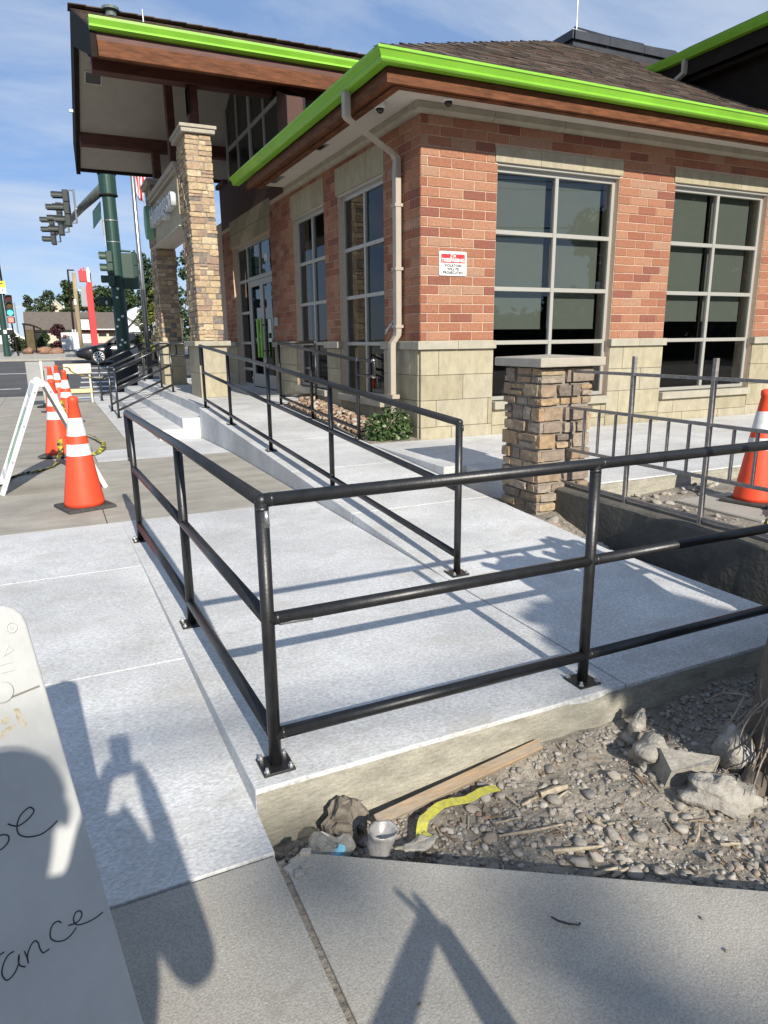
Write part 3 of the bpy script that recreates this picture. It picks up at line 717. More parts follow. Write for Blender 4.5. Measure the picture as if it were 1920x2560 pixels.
for k in range(26):                                 # hip cap pieces
    t0, t1 = k/26, (k + 1.25)/26; a = Vector((EX + (hx-EX)*t0, EY + (hy-EY)*t0, EZ + (hz-EZ)*t0 + .03)); b = Vector((EX + (hx-EX)*t1, EY + (hy-EY)*t1, EZ + (hz-EZ)*t1 + .022))
    s_ = Vector((.06, -.09, -.03)); mb_ = hc; hc.loft([[a - Vector((.08, -.02, .02)), a, a + Vector((.09, -.03, -.02))], [b - Vector((.08, -.02, .02)), b, b + Vector((.09, -.03, -.02))]], caps=False, closed=False)
tag(B(hc, 'hip_cap', m_shingle), kind='stuff')

# metal roof monitor with lightning rod
m_zinc = M('dark_zinc', (.075, .078, .085), .42, metal=.5, var=.2, scale=4); m_zincl = M('pale_standing_seam', (.58, .58, .56), .4, metal=.3)
cu = MB().box(8.5, 11.6, 10.42, 12.4, 5.9, 6.30); cup = B(cu, 'roof_monitor', m_zinc)
for k in range(4): build(MB().box(8.47 + .785*k, 8.47 + .785*(k+1) - .008, 10.37, 10.43, 6.24, 6.37), 'coping', m_zinc, cup)
build(MB().box(8.44, 8.50, 10.37, 12.4, 6.24, 6.37), 'coping', m_zinc, cup)
for k in range(4):
    p = MB(); x0, x1 = 8.5 + .78*k, 8.5 + .78*(k+1); p.prism([(x0 + .01, 10.44, 6.372), (x1 - .03, 10.44, 6.372), (x1 + .04, 11.4, 6.86 - .03*k), (x0 + (.75 if k == 0 else .06), 11.4, 6.86 - .03*k)], (0, 0, .015)); build(p, 'roof_sheet', m_zincl if k != 1 else m_zincl, cup)
    build(MB().tube([(x1 - .02, 10.42, 6.39), (x1 + .04, 11.4, 6.89 - .03*k)], .02, 6), 'standing_seam', m_zinc, cup)
build(MB().tube([(9.28, 11.3, 6.8), (9.28, 11.3, 7.38)], [.012, .006], 6), 'lightning_rod', m_galv, cup)
B(MB().tube([(4.55, 9.3, 4.3), (4.55, 9.3, 4.66), (4.55, 9.3, 5.02)], [.012, .01, .006], 6), 'lightning_rod', m_galv)

# right-hand porch gable that shoots out over the side
pg = MB(); pg.prism([(8.9, 6.0, 5.36), (12.2, 6.0, 7.0), (15.5, 6.0, 5.36), (15.5, 6.0, 5.12), (12.2, 6.0, 6.7), (8.9, 6.0, 5.12)], (0, 5.4, 0))
B(pg, 'porch_roof', m_dark)
B(MB().prism([(8.88, 5.98, 5.44), (8.80, 5.98, 5.44), (8.81, 5.98, 5.40), (8.84, 5.98, 5.33), (8.90, 5.98, 5.32), (8.90, 5.98, 5.44)], (0, 3.08, 0)), 'gutter', m_green)
B(MB().box(9.17, 9.3, 6.75, 10.5, 4.1, 5.3), 'porch_wall', m_dark)
B(MB().box(9.0, 9.16, 6.02, 9.6, 5.06, 5.118), 'porch_soffit', m_dark)
sp = MB(); sp.tube([(8.87, 8.35, 5.33), (8.87, 8.35, 5.16), (8.87, 8.55, 5.08)], .045, 4); B(sp, 'gutter_outlet', m_spout)
for y in (6.3,): 
    B(MB().box(14.2, 14.6, y, y + .4, .1, 5.4), 'porch_post', m_cedar2); B(MB().box(13.2, 13.6, y, y + .4, .1, 6.1), 'porch_post', m_cedar2)

# downspout with two elbows and straps, on the shaded wall near the corner
ds = MB(); hw, hd = .045, .033
def rect_pipe(mb, pts, w=.046, d=.036):
    rings = []
    for k, p in enumerate(pts):
        p = Vector(p); rings.append([p + Vector((-d, -w, 0)), p + Vector((d, -w, 0)), p + Vector((d, w, 0)), p + Vector((-d, w, 0))])
    mb.loft(rings)
rect_pipe(ds, [(3.24, 7.72, 4.04), (3.24, 7.72, 3.80), (3.27, 7.73, 3.77), (3.93, 7.95, 3.53), (3.975, 7.965, 3.49), (3.975, 7.97, 1.52), (3.97, 7.975, 1.47), (3.905, 7.985, 1.38), (3.90, 7.985, 1.33), (3.90, 7.985, .26)])
dsp = B(ds, 'downspout', m_spout, bevel=.004)
for z in (3.0, 2.28, 1.60): build(MB().box(3.925, 4.03, 7.912, 8.028, z - .035, z + .0), 'sleeve_joint', m_spout, dsp)
build(MB().box(3.85, 3.95, 7.87, 8.05, .70, .75), 'wall_strap', m_spout, dsp)
cdt = MB().tube([(4.02, 8.14, 3.45), (4.02, 8.14, 1.66), (3.99, 8.16, 1.62), (3.95, 8.22, 1.54), (3.955, 8.26, 1.50)], .02, 8); B(cdt, 'cable_conduit', m_galv)

# two dome cameras under the soffit
def dome(x, y, lab):
    o = thing('dome_camera', lab, 'camera', (x, y, 3.963), 0, 'dome cameras under the eave')
    b = MB().lathe([(.058, 0), (.062, -.012), (.060, -.05), (.050, -.062)], 18); build(b, 'housing', m_whitep, o, smooth=True, keep_world=False)
    b = MB().lathe([(.047, -.0625), (.043, -.082), (.030, -.102), (.008, -.112)], 18); build(b, 'dome', M('smoked_dome', (.02, .02, .022), .08), o, smooth=True, keep_world=False)
dome(3.62, 7.66, 'white dome security camera under the soffit beside the bent downspout'); dome(4.20, 7.16, 'white dome security camera under the soffit above the sunlit brick corner')

# no trespassing sign
sg = thing('warning_sign', 'white and red no trespassing sign screwed to the sunny brick pier', 'sign', (4.482, YW - .006, 2.296))
sx, sz = .19, .137
pl = MB(); rr = .018; pts = []
for cx, cz, a0 in ((sx - rr, sz - rr, 0), (-sx + rr, sz - rr, 90), (-sx + rr, -sz + rr, 180), (sx - rr, -sz + rr, 270)):
    for a in (0, 30, 60, 90): pts.append((cx + rr*math.cos(R(a0 + a)), 0, cz + rr*math.sin(R(a0 + a))))
pl.prism(pts, (0, .003, 0)); build(pl, 'sign_plate', m_whitep, sg, keep_world=False)
def sign_text(t, size, z, mat, sp=1.0, x=0, dy=-.0015):
    me = text_mesh(t, size, .0004, spacing=sp, bold=.0018); o = put(me, 'lettering', mat, sg, keep_world=False); o.rotation_euler = (R(90), 0, 0); o.location = (x, dy, z)
rbx = MB().box(-.163, -.036, -.0012, -.0004, .062, .106).box(.036, .163, -.0012, -.0004, .062, .106).box(-.163, .163, -.0012, -.0004, .006, .0615); build(rbx, 'red_band', m_red, sg, keep_world=False)
sign_text('NO', .062, .083, m_red); sign_text('TRESPASSING', .054, .036, m_whitep, .95, dy=-.0022)
sign_text('VIOLATORS', .040, -.024, m_ink, 1.15); sign_text('WILL BE', .040, -.064, m_ink, 1.1); sign_text('PROSECUTED', .040, -.104, m_ink, 1.15)
# ================================================================== STONE COLUMNS AND PILLAR
def stone_variant(seed):
    r = random.Random(seed); mb = MB(); g = {}
    for i in range(3):
        for j in range(3):
            for k in range(3):
                if (i, j, k) == (1, 1, 1): continue
                x, y, z = i - 1, j - 1, k - 1; c = abs(x) + abs(y) + abs(z)
                s = {1: 1.0, 2: .985, 3: .945}[c]
                g[i, j, k] = len(mb.v); mb.v.append(((x*s + r.uniform(-.05, .05))*.5, (y*s + r.uniform(-.07, .07))*.5, (z*s + r.uniform(-.06, .06))*.5))
    def q(f):
        for a in range(2):
            for b in range(2): mb.f.append([g[f(a, b)], g[f(a+1, b)], g[f(a+1, b+1)], g[f(a, b+1)]])
    q(lambda a, b: (a, b, 0)); q(lambda a, b: (a, b, 2)); q(lambda a, b: (a, 0, b)); q(lambda a, b: (a, 2, b)); q(lambda a, b: (0, a, b)); q(lambda a, b: (2, a, b))
    return mb
stone_me = {}
def stone_object(root, mat, c, size, seed):
    key = (mat.name, seed % 14)
    if key not in stone_me:
        me = stone_variant(seed % 14 + 50).mesh('stone'); me.materials.append(mat); stone_me[key] = me
    o = bpy.data.objects.new('stone', stone_me[key]); COL.objects.link(o); o.parent = root; o.matrix_parent_inverse = wm(root).inverted()
    o.location = c; o.scale = size
def lay(root, x0, x1, y0, y1, z0, z1, mat, seed, hr=(.075, .135), lr=(.12, .30), faces='fl', joint=.012, proud=.035):
    """courses of ledge stones on the named faces; the far faces are joined"""
    r = random.Random(seed); joined = MB(); n = 0; z = z0
    while z < z1 - .02:
        h = r.uniform(*hr)
        if z1 - (z + h) < .05: h = z1 - z
        odd = r.random() < .5
        for f in 'flrb':
            wrap = .035
            u0, u1 = (x0, x1) if f in 'fb' else (y0, y1)
            if (f in 'fb') == odd: u0 -= wrap; u1 += wrap
            u = u0
            while u < u1 - .01:
                L = r.uniform(*lr)
                if u1 - (u + L) < .09: L = u1 - u
                # a tall stone is sometimes split into two thin ones
                parts = [(0, h)] if h < .105 or r.random() < .6 else [(0, h*.48), (h*.48, h)]
                for a, b in parts:
                    p = proud*r.uniform(.35, 1.0); t = .10; zz = z + (a + b)/2 + r.uniform(-.004, .004); hh = (b - a) - joint
                    mid = u + L/2; l = L - joint
                    if f == 'f': c, s = (mid, y0 - p + t/2, zz), (l, t, hh)
                    elif f == 'b': c, s = (mid, y1 + p - t/2, zz), (l, t, hh)
                    elif f == 'l': c, s = (x0 - p + t/2, mid, zz), (t, l, hh)
                    else: c, s = (x1 + p - t/2, mid, zz), (t, l, hh)
                    if f in faces and n < 300:
                        stone_object(root, mat, c, s, r.randrange(1000)); n += 1
                    else: joined.box(c[0] - s[0]/2, c[0] + s[0]/2, c[1] - s[1]/2, c[1] + s[1]/2, c[2] - s[2]/2, c[2] + s[2]/2)
                u += L
        z += h
    if joined.v: tag(build(joined, 'far_side_stones', mat, root), kind='stuff')
def column(y0, y1, lab, seed):
    x0, x1 = 2.49, 2.94
    c = thing('stone_column', lab, 'column', ((x0 + x1)/2, (y0 + y1)/2, .42), 0, 'stone columns carrying the entrance canopy')
    build(MB().box(x0 + .02, x1 - .02, y0 + .02, y1 - .02, .40, 4.86), 'core', m_stmort, c)
    for r_, (za, zb) in enumerate(((.42, .86), (.86, 1.345))):
        for a, b in (((y0 - .03, (y0 + y1)/2 + (.12 if r_ else -.1))), ((y0 + y1)/2 + (.12 if r_ else -.1), y1 + .03)):
            build(MB().box(x0 - .03, x1 + .03, a + .002, b - .002, za + .002, zb - .002), 'stone_block', m_lime, c, bevel=.005)
    build(MB().box(x0 - .10, x1 + .10, y0 - .10, y1 + .10, 1.346, 1.435), 'ledge_stone', m_limet, c, bevel=.012, seg=2)
    lay(c, x0 + .03, x1 - .03, y0 + .03, y1 - .03, 1.437, 4.84, m_stone, seed)
    build(MB().box(x0 - .06, x1 + .06, y0 - .06, y1 + .06, 4.85, 4.92), 'cap_stone', m_cap, c, bevel=.008); build(MB().box(x0 - .085, x1 + .085, y0 - .085, y1 + .085, 4.921, 4.975), 'cap_stone', m_cap, c, bevel=.006)
column(13.0, 13.9, 'sunlit ledgestone column with buff stone base, the one nearest the ramp', 5)
column(17.4, 18.3, 'shaded ledgestone column behind the stair rails, farther from the ramp', 9)

pil = thing('stone_pillar', 'short square fieldstone pillar with a wide flat grey cap beside the ramp', 'pillar', (3.80, 4.78, 0))
build(MB().box(3.56, 4.05, 4.545, 5.0, -.3, 1.19), 'core', m_stmort, pil)
lay(pil, 3.565, 4.045, 4.55, 4.995, .0, 1.195, m_stone2, 21, hr=(.07, .135), lr=(.10, .27), faces='fl', proud=.045, joint=.020)
cp = MB(); cp.loft([[(3.478, 4.458, 1.2), (4.14, 4.458, 1.2), (4.14, 5.10, 1.2), (3.478, 5.10, 1.2)], [(3.478, 4.458, 1.272), (4.14, 4.458, 1.272), (4.14, 5.10, 1.272), (3.478, 5.10, 1.272)], [(3.80, 4.77, 1.292), (3.82, 4.77, 1.292), (3.82, 4.79, 1.292), (3.80, 4.79, 1.292)]])
build(cp, 'cap_stone', m_cap, pil, bevel=.008, seg=2)

# ================================================================== ENTRANCE CANOPY
can = thing('entrance_canopy', 'timber framed gable canopy with cream soffit and lime green gutter over the entrance', 'canopy', (2.7, 15.5, 5.0))
def Cn(mb, name, mat, **k): return build(mb, name, mat, can, **k)
top = lambda y: 7.35 - .44*abs(y - 15.5)
Cn(MB().prism([(1.12, 12.2, top(12.2)), (1.12, 15.5, 7.35), (1.12, 18.8, top(18.8)), (1.12, 18.8, top(18.8) - .22), (1.12, 15.5, 7.10), (1.12, 12.2, top(12.2) - .22)], (6.8, 0, 0)), 'roof_deck', m_dark)
sf = MB(); sf.prism([(1.17, 13.39, und(13.39)), (1.17, 15.5, und(15.5)), (1.17, 15.5, und(15.5) + .02), (1.17, 13.39, und(13.39) + .02)], (5.5, 0, 0)); Cn(MB().box(1.17, 7.0, 12.225, 13.135, 5.80, 5.83), 'eave_boards', m_cedar2); m_sofc = M('shade_darkened_cream_soffit', (.40, .365, .315), .9, var=.06, scale=4)  # canopy soffit: cream darkened in the colour for the shade under the roof
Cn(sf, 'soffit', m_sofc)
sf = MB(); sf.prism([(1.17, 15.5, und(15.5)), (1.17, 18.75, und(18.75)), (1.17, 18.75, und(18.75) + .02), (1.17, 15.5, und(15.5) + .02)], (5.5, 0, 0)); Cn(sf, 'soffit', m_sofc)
for s_, ya, yb in ((1, 12.15, 15.5), (-1, 15.5, 18.85)):
    rk = MB().prism([(1.075, ya, top(ya) + .02), (1.075, yb, top(yb) + .02), (1.075, yb, und(yb) - .06), (1.075, ya, max(und(ya) - .04, 5.50 if s_ > 0 else 0))], (.09, 0, 0)); Cn(rk, 'rake_board', m_dark, bevel=.006)
Cn(MB().box(1.17, 7.0, 18.72, 18.80, und(18.8) - .03, top(18.8) - .2), 'eave_board', m_dark)
Cn(MB().prism([(1.075, 12.02, 6.0), (1.075, 12.02, 5.965), (1.075, 12.06, 5.90), (1.075, 12.05, 5.87), (1.075, 12.10, 5.845), (1.075, 12.19, 5.845), (1.075, 12.19, 6.0)], (5.4, 0, 0)), 'gutter', m_green)
Cn(MB().box(1.17, 7.2, 12.12, 12.22, 5.51, 5.725), 'eave_beam', m_cedar, bevel=.006); Cn(MB().box(1.17, 7.2, 12.165, 12.198, 5.727, 5.843), 'frieze_board', m_cedar2)
Cn(MB().box(1.15, 7.2, 13.14, 13.38, 5.64, 5.86), 'beam', m_cedar2, bevel=.01); Cn(MB().box(1.15, 7.2, 17.62, 17.86, 5.60, 5.98), 'beam', m_cedar2, bevel=.01)
Cn(MB().box(2.63, 2.80, 13.19, 13.35, 4.976, 5.64), 'post', m_cedar2, bevel=.01); Cn(MB().box(2.63, 2.80, 17.6, 17.8, 4.976, 5.60), 'post', m_cedar2, bevel=.01)
Cn(MB().box(2.64, 2.79, 15.4, 15.6, 4.75, 6.72), 'post', m_cedar2, bevel=.01); Cn(MB().box(2.66, 2.77, 13.91, 17.39, 4.60, 4.74), 'tie_beam', m_cedar2, bevel=.01)
Cn(MB().box(2.63, 2.655, 13.15, 13.39, 5.2, 5.62), 'steel_strap', m_dark)
# canopy shingles (edge-on strip that shows) and ridge pieces
cs = MB(); slc = Vector((0, 1, .44)).normalized(); nc = Vector((0, -.44, 1)).normalized()
shingle_rows(cs, lambda r: 1.08, 7.6, Vector((0, 12.2, top(12.2))), slc, nc, 25, .145, (.18, .4))
for k in range(22): cs.obox((1.2 + .3*k, 15.5, 7.385), (.16, 0, .006), (0, .12, -.02), (0, 0, .008))
tag(Cn(cs, 'shingles', m_shingle), kind='stuff')
v_ = MB().lathe([(.10, 0), (.10, .10), (.16, .10), (.15, .15), (.05, .17)], 14, (1.75, 15.2, top(15.2))); Cn(v_, 'roof_vent', M('vent_cap', (.10, .13, .12), .6), smooth=False)
Cn(MB().tube([(2.3, 15.1, top(15.1)), (2.3, 15.1, top(15.1) + .22)], .015, 6), 'vent_pipe', m_galv)
def ceil_light(x, y):
    z = und(y); n = Vector((0, -.45 if y > 15.5 else .45, -1)).normalized(); sy = Vector((0, 1, -.45 if y > 15.5 else .45)).normalized()
    c = Vector((x, y, z)) + n*.008
    f = MB(); f.obox(c + Vector((.15, 0, 0)), (.012, 0, 0), sy*.16, n*.010); f.obox(c - Vector((.15, 0, 0)), (.012, 0, 0), sy*.16, n*.010); f.obox(c + sy*.15, (.138, 0, 0), sy*.012, n*.010); f.obox(c - sy*.15, (.138, 0, 0), sy*.012, n*.010)
    o = Cn(f, 'ceiling_fixture', m_soffit); gl = MB(); gl.obox(c + n*.001, (.137, 0, 0), sy*.137, n*.003); build(gl, 'lens', M('dark_lens', (.045, .048, .048), .4), o)
ceil_light(1.42, 16.2); ceil_light(3.1, 15.75)
for y_, z_ in ((12.9, 6.55), (17.6, 6.2)): Cn(MB().box(1.0, 1.07, y_ - .03, y_ + .03, z_, z_ + .05), 'rake_lamp', m_whitep)

# sign beam between the two columns, with letters and emblem
sb = thing('sign_beam', 'stucco beam between the stone columns carrying raised white letters', 'sign', (2.7, 15.65, 3.52))
m_stuc = M('tan_stucco', (.44, .385, .27), .92, var=.1, scale=5, bump=.003, bscale=90)
build(MB().box(2.52, 2.96, 13.9, 17.4, 3.52, 4.44), 'beam', m_stuc, sb, bevel=.01); build(MB().box(2.475, 2.52, 13.905, 13.98, 3.70, 4.36), 'front_panel', m_stuc, sb, bevel=.006)
build(MB().box(2.45, 3.0, 13.9, 17.4, 4.441, 4.50), 'cornice', m_cap, sb, bevel=.006); build(MB().box(2.40, 3.05, 13.9, 17.4, 4.501, 4.59), 'cornice', m_cap, sb, bevel=.01)
build(MB().box(2.45, 2.93, 13.92, 17.38, 3.505, 3.519), 'soffit', m_soffit, sb)
m_letter = M('satin_white_letters', (.62, .63, .64), .5)
tm = text_mesh('Huntington', .54, .06, spacing=.97); xs_ = [v.co.x for v in tm.vertices]; kx_ = 2.95/(max(xs_) - min(xs_))
for v in tm.vertices: v.co.x *= kx_; lt = put(tm, 'lettering', m_letter, sb, keep_world=False); lt.matrix_parent_inverse = wm(sb).inverted()
lt.matrix_world = Matrix(((0, 0, -1, 2.455), (-1, 0, 0, 15.70), (0, 1, 0, 4.07), (0, 0, 0, 1)))
em = MB(); ringA = [(2.50, 17.52 + .24*math.cos(a*math.pi/9), 4.06 + .38*math.sin(a*math.pi/9)) for a in range(18)]; ringB = [(2.34, 17.52 + .22*math.cos(a*math.pi/9), 4.06 + .35*math.sin(a*math.pi/9)) for a in range(18)]
em.loft([ringA, ringB]); build(em, 'emblem', M('pale_green_emblem', (.16, .33, .22), .5), sb)
# ================================================================== RAILINGS
RAD = .0222
m_weldd = M('dull_weld', (.085, .085, .085), .4, metal=.8, var=.4, scale=60)
m_weld = m_weld
def rail_tube(root, name, pts, mat=m_steel, r=RAD, fillet=0):
    return build(MB().tube(pts, r, 12), name, mat, root, smooth=True)
def smooth_caps(o): return o
def weld_ring(mb, p, axis, r=RAD):
    a = Vector(axis).normalized()*.006; p = Vector(p); mb.tube([p - a, p + a], r*1.03, 10)
def post(root, x, y, z, h, plate=True, mat=m_steel, rot=0, r=RAD, pw=.056):
    build(MB().tube([(x, y, z + .006), (x, y, z + h)], r, 12), 'post', mat, root, smooth=True)
    if plate:
        b = MB(); c, s = math.cos(rot), math.sin(rot); b.obox((x, y, z + .008), (pw*c, pw*s, 0), (-pw*s, pw*c, 0), (0, 0, .0055)); bp = build(b, 'base_plate', mat, root, bevel=.003)
        for i, j in ((1, 1), (1, -1), (-1, 1), (-1, -1)):
            q = pw*.74; bx_, by_ = x + i*q*c - j*q*s, y + i*q*s + j*q*c; t = MB(); t.lathe([(.0105, 0), (.0105, .007), (.006, .0075), (.006, .017), (.003, .019)], 6, (bx_, by_, z + .0135)); build(t, 'bolt', m_bolt, bp)
def loop_end(root, p, d, drop=.33, out=.11, mat=m_steel):
    """return loop at the end of a handrail: out along d, down, back to the post"""
    p = Vector(p); d = Vector(d).normalized(); a = p + d*out; pts = [p, a - d*.03, a - d*.008 - Vector((0, 0, .008)), a - Vector((0, 0, .03)), a - Vector((0, 0, drop - .03)), a - d*.008 - Vector((0, 0, drop - .008)), a - d*.03 - Vector((0, 0, drop)), p - Vector((0, 0, drop))]
    build(MB().tube(pts, RAD, 12), 'return_loop', mat, root, smooth=True)

# 1. guard rail round the low landing: left run and front run share the corner post
gr = thing('guard_railing', 'black three rail pipe railing round the low landing, cornered nearest the viewer', 'railing', (.55, 2.066, 0))
HT, HM, HB = .945, .545, .125
L = [(.55, 2.066), (.518, 3.452), (.466, 5.209)]; Fp = [(1.900, 2.064), (3.22, 2.062)]
for k, (x, y) in enumerate(L + Fp): post(gr, x, y, 0, HT - .0, rot=.0)
EL = (.4625, 5.33)
rail_tube(gr, 'top_rail', [(L[0][0], L[0][1], HT), (L[1][0], L[1][1], HT), (*EL, HT - .012)]); rail_tube(gr, 'top_rail', [(L[0][0], L[0][1], HT), (Fp[0][0], Fp[0][1], HT), (Fp[1][0], Fp[1][1], HT)])
bb = MB().ball((L[0][0], L[0][1], HT), RAD*1.04, n=12, m=8); build(bb, 'corner_joint', m_steel, gr, smooth=True)
for h, nm_ in ((HM, 'middle_rail'), (HB, 'bottom_rail')):
    for a, b in ((L[0], L[1]), (L[1], L[2]), (L[0], Fp[0]), (Fp[0], Fp[1])):
        rail_tube(gr, nm_, [(*a, h), (*b, h)])
rust = M('red_primer_streak', (.16, .035, .025), .6, var=.4, scale=40)
for h in (HM, HB): build(MB().tube([(L[1][0]*.65 + L[2][0]*.35 - .010, L[1][1]*.65 + L[2][1]*.35, h + .0), (L[1][0]*.4 + L[2][0]*.6 - .014, L[1][1]*.4 + L[2][1]*.6, h + .0), (L[2][0] - .014, L[2][1] - .03, h + .0)], [.004, .0122, .0122], 12), 'primer_streak', rust, gr, smooth=True)
build(MB().tube([(EL[0], EL[1], HT - .012), (EL[0], EL[1], HT - .36)], RAD, 12), 'return_drop', m_steel, gr, smooth=True); build(MB().tube([(EL[0], EL[1], HT - .345), (L[2][0], L[2][1], HT - .345)], RAD, 12), 'return_bar', m_steel, gr, smooth=True)
wm_ = MB()
for x, y in L + Fp: weld_ring(wm_, (x, y, HT - .026), (0, 0, 1))
for a, b in ((L[0], Fp[0]), (Fp[0], Fp[1])):
    for h in (HT, HM, HB): weld_ring(wm_, (a[0] + .030, a[1], h), (1, 0, 0))
for k in (0, 1):
    for h in (HM, HB): weld_ring(wm_, (L[k][0], L[k][1] + .03, h), (0, 1, 0))
tag(build(wm_, 'weld_bead', m_weldd, gr, smooth=True), kind='stuff'); wm_ = MB()
wm_.tube([(.553 + RAD*.2, 2.066 - RAD*.82, HT - .03), (.556 + RAD*.2, 2.066 - RAD*.84, HT - .085)], .009, 6); wm_.tube([(.585, 2.062 - .004, HM - .014), (.70, 2.062 - .004, HM - .017)], .010, 6)
tag(build(wm_, 'ground_weld_spots', m_weld, gr, smooth=True), kind='stuff')

# 2. long handrail along the outer edge of the ramp
ir = thing('ramp_railing', 'long black three rail pipe railing climbing along the street edge of the ramp', 'railing', (2.15, 3.5, 0))
ys_ = [3.50, 5.62, 7.52, 9.40, 11.10]; X2 = 2.15
for k, y in enumerate(ys_):
    z = rz(y); post(ir, X2, y, z, HT - (0 if k else .0), pw=.058)
zt = lambda y, h: rz(y) + h
for h, nm_ in ((HT, 'top_rail'), (HM, 'middle_rail'), (HB, 'bottom_rail')):
    if h == HT: rail_tube(ir, nm_, [(X2, ys_[0], zt(ys_[0], h)), (X2, 7.35, zt(7.35, h)), (X2, ys_[-1] + .12, zt(ys_[-1] + .05, h))])
    else:
        for a, b in zip(ys_, ys_[1:]): rail_tube(ir, nm_, [(X2, a, zt(a, h)), (X2, b, zt(b, h))])
build(MB().ball((X2, ys_[0], zt(ys_[0], HT)), RAD*1.03, n=12, m=8), 'corner_joint', m_steel, ir, smooth=True)
build(MB().tube([(X2, ys_[-1] + .12, zt(ys_[-1] + .05, HT)), (X2, ys_[-1] + .12, zt(ys_[-1], HT) - .3)], RAD, 12), 'return_drop', m_steel, ir, smooth=True)
wm_ = MB()
for y in ys_[1:]:
    for h in (HT - .028, HM + .03, HB + .03): weld_ring(wm_, (X2, y, zt(y, h)), (0, 0, 1))
wm_.tube([(X2 + .012, ys_[0] - .018, zt(ys_[0], HT) - .015), (X2 + .012, ys_[0] - .018, zt(ys_[0], HT) - .05)], .008, 6); wm_.tube([(X2, 7.33, zt(7.33, HT)), (X2, 7.45, zt(7.45, HT))], RAD*1.05, 12)
tag(build(wm_, 'weld_bead', m_weldd, ir, smooth=True), kind='stuff')

# 3. handrail on the building side, with open loop at its foot and a short gate run to the wall
br = thing('wall_side_railing', 'black pipe handrail beside the planting bed, with a square loop at its lower end', 'railing', (3.40, 7.9, .25))
X3 = 3.35; y3 = [7.80, 9.48, 11.0]
for y in y3: post(br, X3, y, rz(y), .955, pw=.055)
rail_tube(br, 'top_rail', [(X3, y3[0], rz(y3[0]) + .955), (X3, y3[2], rz(y3[2]) + .975)]); 
for h in (HM, HB):
    for a, b in zip(y3, y3[1:]): rail_tube(br, 'middle_rail' if h == HM else 'bottom_rail', [(X3, a, rz(a) + h), (X3, b, rz(b) + h)])
zl = rz(y3[0]) + .955; pts = [(X3, 7.80, zl), (X3, 7.34, zl), (X3, 7.325, zl - .015), (X3, 7.32, zl - .03), (X3, 7.32, zl - .145), (X3, 7.325, zl - .16), (X3, 7.34, zl - .175), (X3, 7.80, zl - .175)]
build(MB().tube(pts, RAD*.9, 12), 'return_loop', m_steel, br, smooth=True)
zt3 = rz(11.0) + .985
rail_tube(br, 'top_rail', [(X3, 11.0, zt3), (3.97, 11.0, zt3)]); rail_tube(br, 'bottom_rail', [(X3, 11.0, .55), (3.97, 11.0, .55)]); rail_tube(br, 'middle_rail', [(3.78, 11.0, .98), (3.97, 11.0, .98)]); post(br, 3.97, 11.0, rz(11), .97, plate=False)
wm_ = MB()
for p in ((X3, 7.34, zl), (X3, 7.34, zl - .175), (X3, 7.79, zl), (3.96, 11, zt3)): wm_.ball(p, RAD*1.06, n=10, m=6)
for y in y3: weld_ring(wm_, (X3, y, rz(y) + HM + .03), (0, 0, 1))
tag(build(wm_, 'weld_bead', m_weld, br, smooth=True), kind='stuff')

# 4. stair handrails
m_ssteel = M('bright_stair_tube', (.10, .10, .10), .32, metal=.8, var=.25, scale=14)
def stair_rail(y, lab, loop=True):
    s = thing('stair_railing', lab, 'railing', (1.15, y, -.05), 0, 'stair railings')
    xb, xt, zb, ztp = 1.15, 2.25, -.05, .42
    post(s, xb, y, zb, .95, mat=m_ssteel, pw=.05); post(s, xt, y, ztp, .97, mat=m_ssteel, pw=.05)
    for h, n_ in ((.955, 'top_rail'), (.55, 'middle_rail'), (.15, 'bottom_rail')):
        rail_tube(s, n_, [(xb, y, zb + h), (xt, y, ztp + h)], m_ssteel)
    build(MB().ball((xb, y, zb + .955), RAD*1.05, n=10, m=6), 'corner_joint', m_weld, s, smooth=True)
    pts = [(xt, y, ztp + .97), (xt + .36, y, ztp + .97), (xt + .38, y, ztp + .95), (xt + .38, y, ztp + .75), (xt + .36, y, ztp + .73), (xt, y, ztp + .73)]
    build(MB().tube(pts, RAD*.9, 10), 'return_loop', m_ssteel, s, smooth=True)
stair_rail(14.9, 'bright pipe stair railing on the entrance steps, first one from the ramp'); stair_rail(16.5, 'bright pipe stair railing on the entrance steps, middle one of three'); stair_rail(19.7, 'dark pipe stair railing on the entrance steps, farthest from the ramp')

# ================================================================== BROWN BAR FENCE ON THE STEM WALL
fn = thing('bar_fence', 'brown square bar fence running from the stone pillar along the stem wall', 'fence', (3.84, 4.5, .2))
XF = 3.84
for z in (1.162, .867, .520, .240): build(MB().box(XF - .011, XF + .011, -.8, 4.555, z - .011, z + .011), 'rail', m_rust, fn)
for y in (3.845, 3.152, 2.46, 1.768, 1.07, .38): build(MB().box(XF - .0135, XF + .0135, y - .0135, y + .0135, .19, 1.29), 'post', m_rust, fn)
for k in range(29):
    y = 4.337 - .1715*k + (.008 if k % 4 == 1 else 0)
    if min(abs(y - q) for q in (3.845, 3.152, 2.46, 1.768, 1.07, .38)) < .05: continue
    build(MB().box(XF - .008, XF + .008, y - .008, y + .008, .534, .853), 'picket', m_rust, fn)

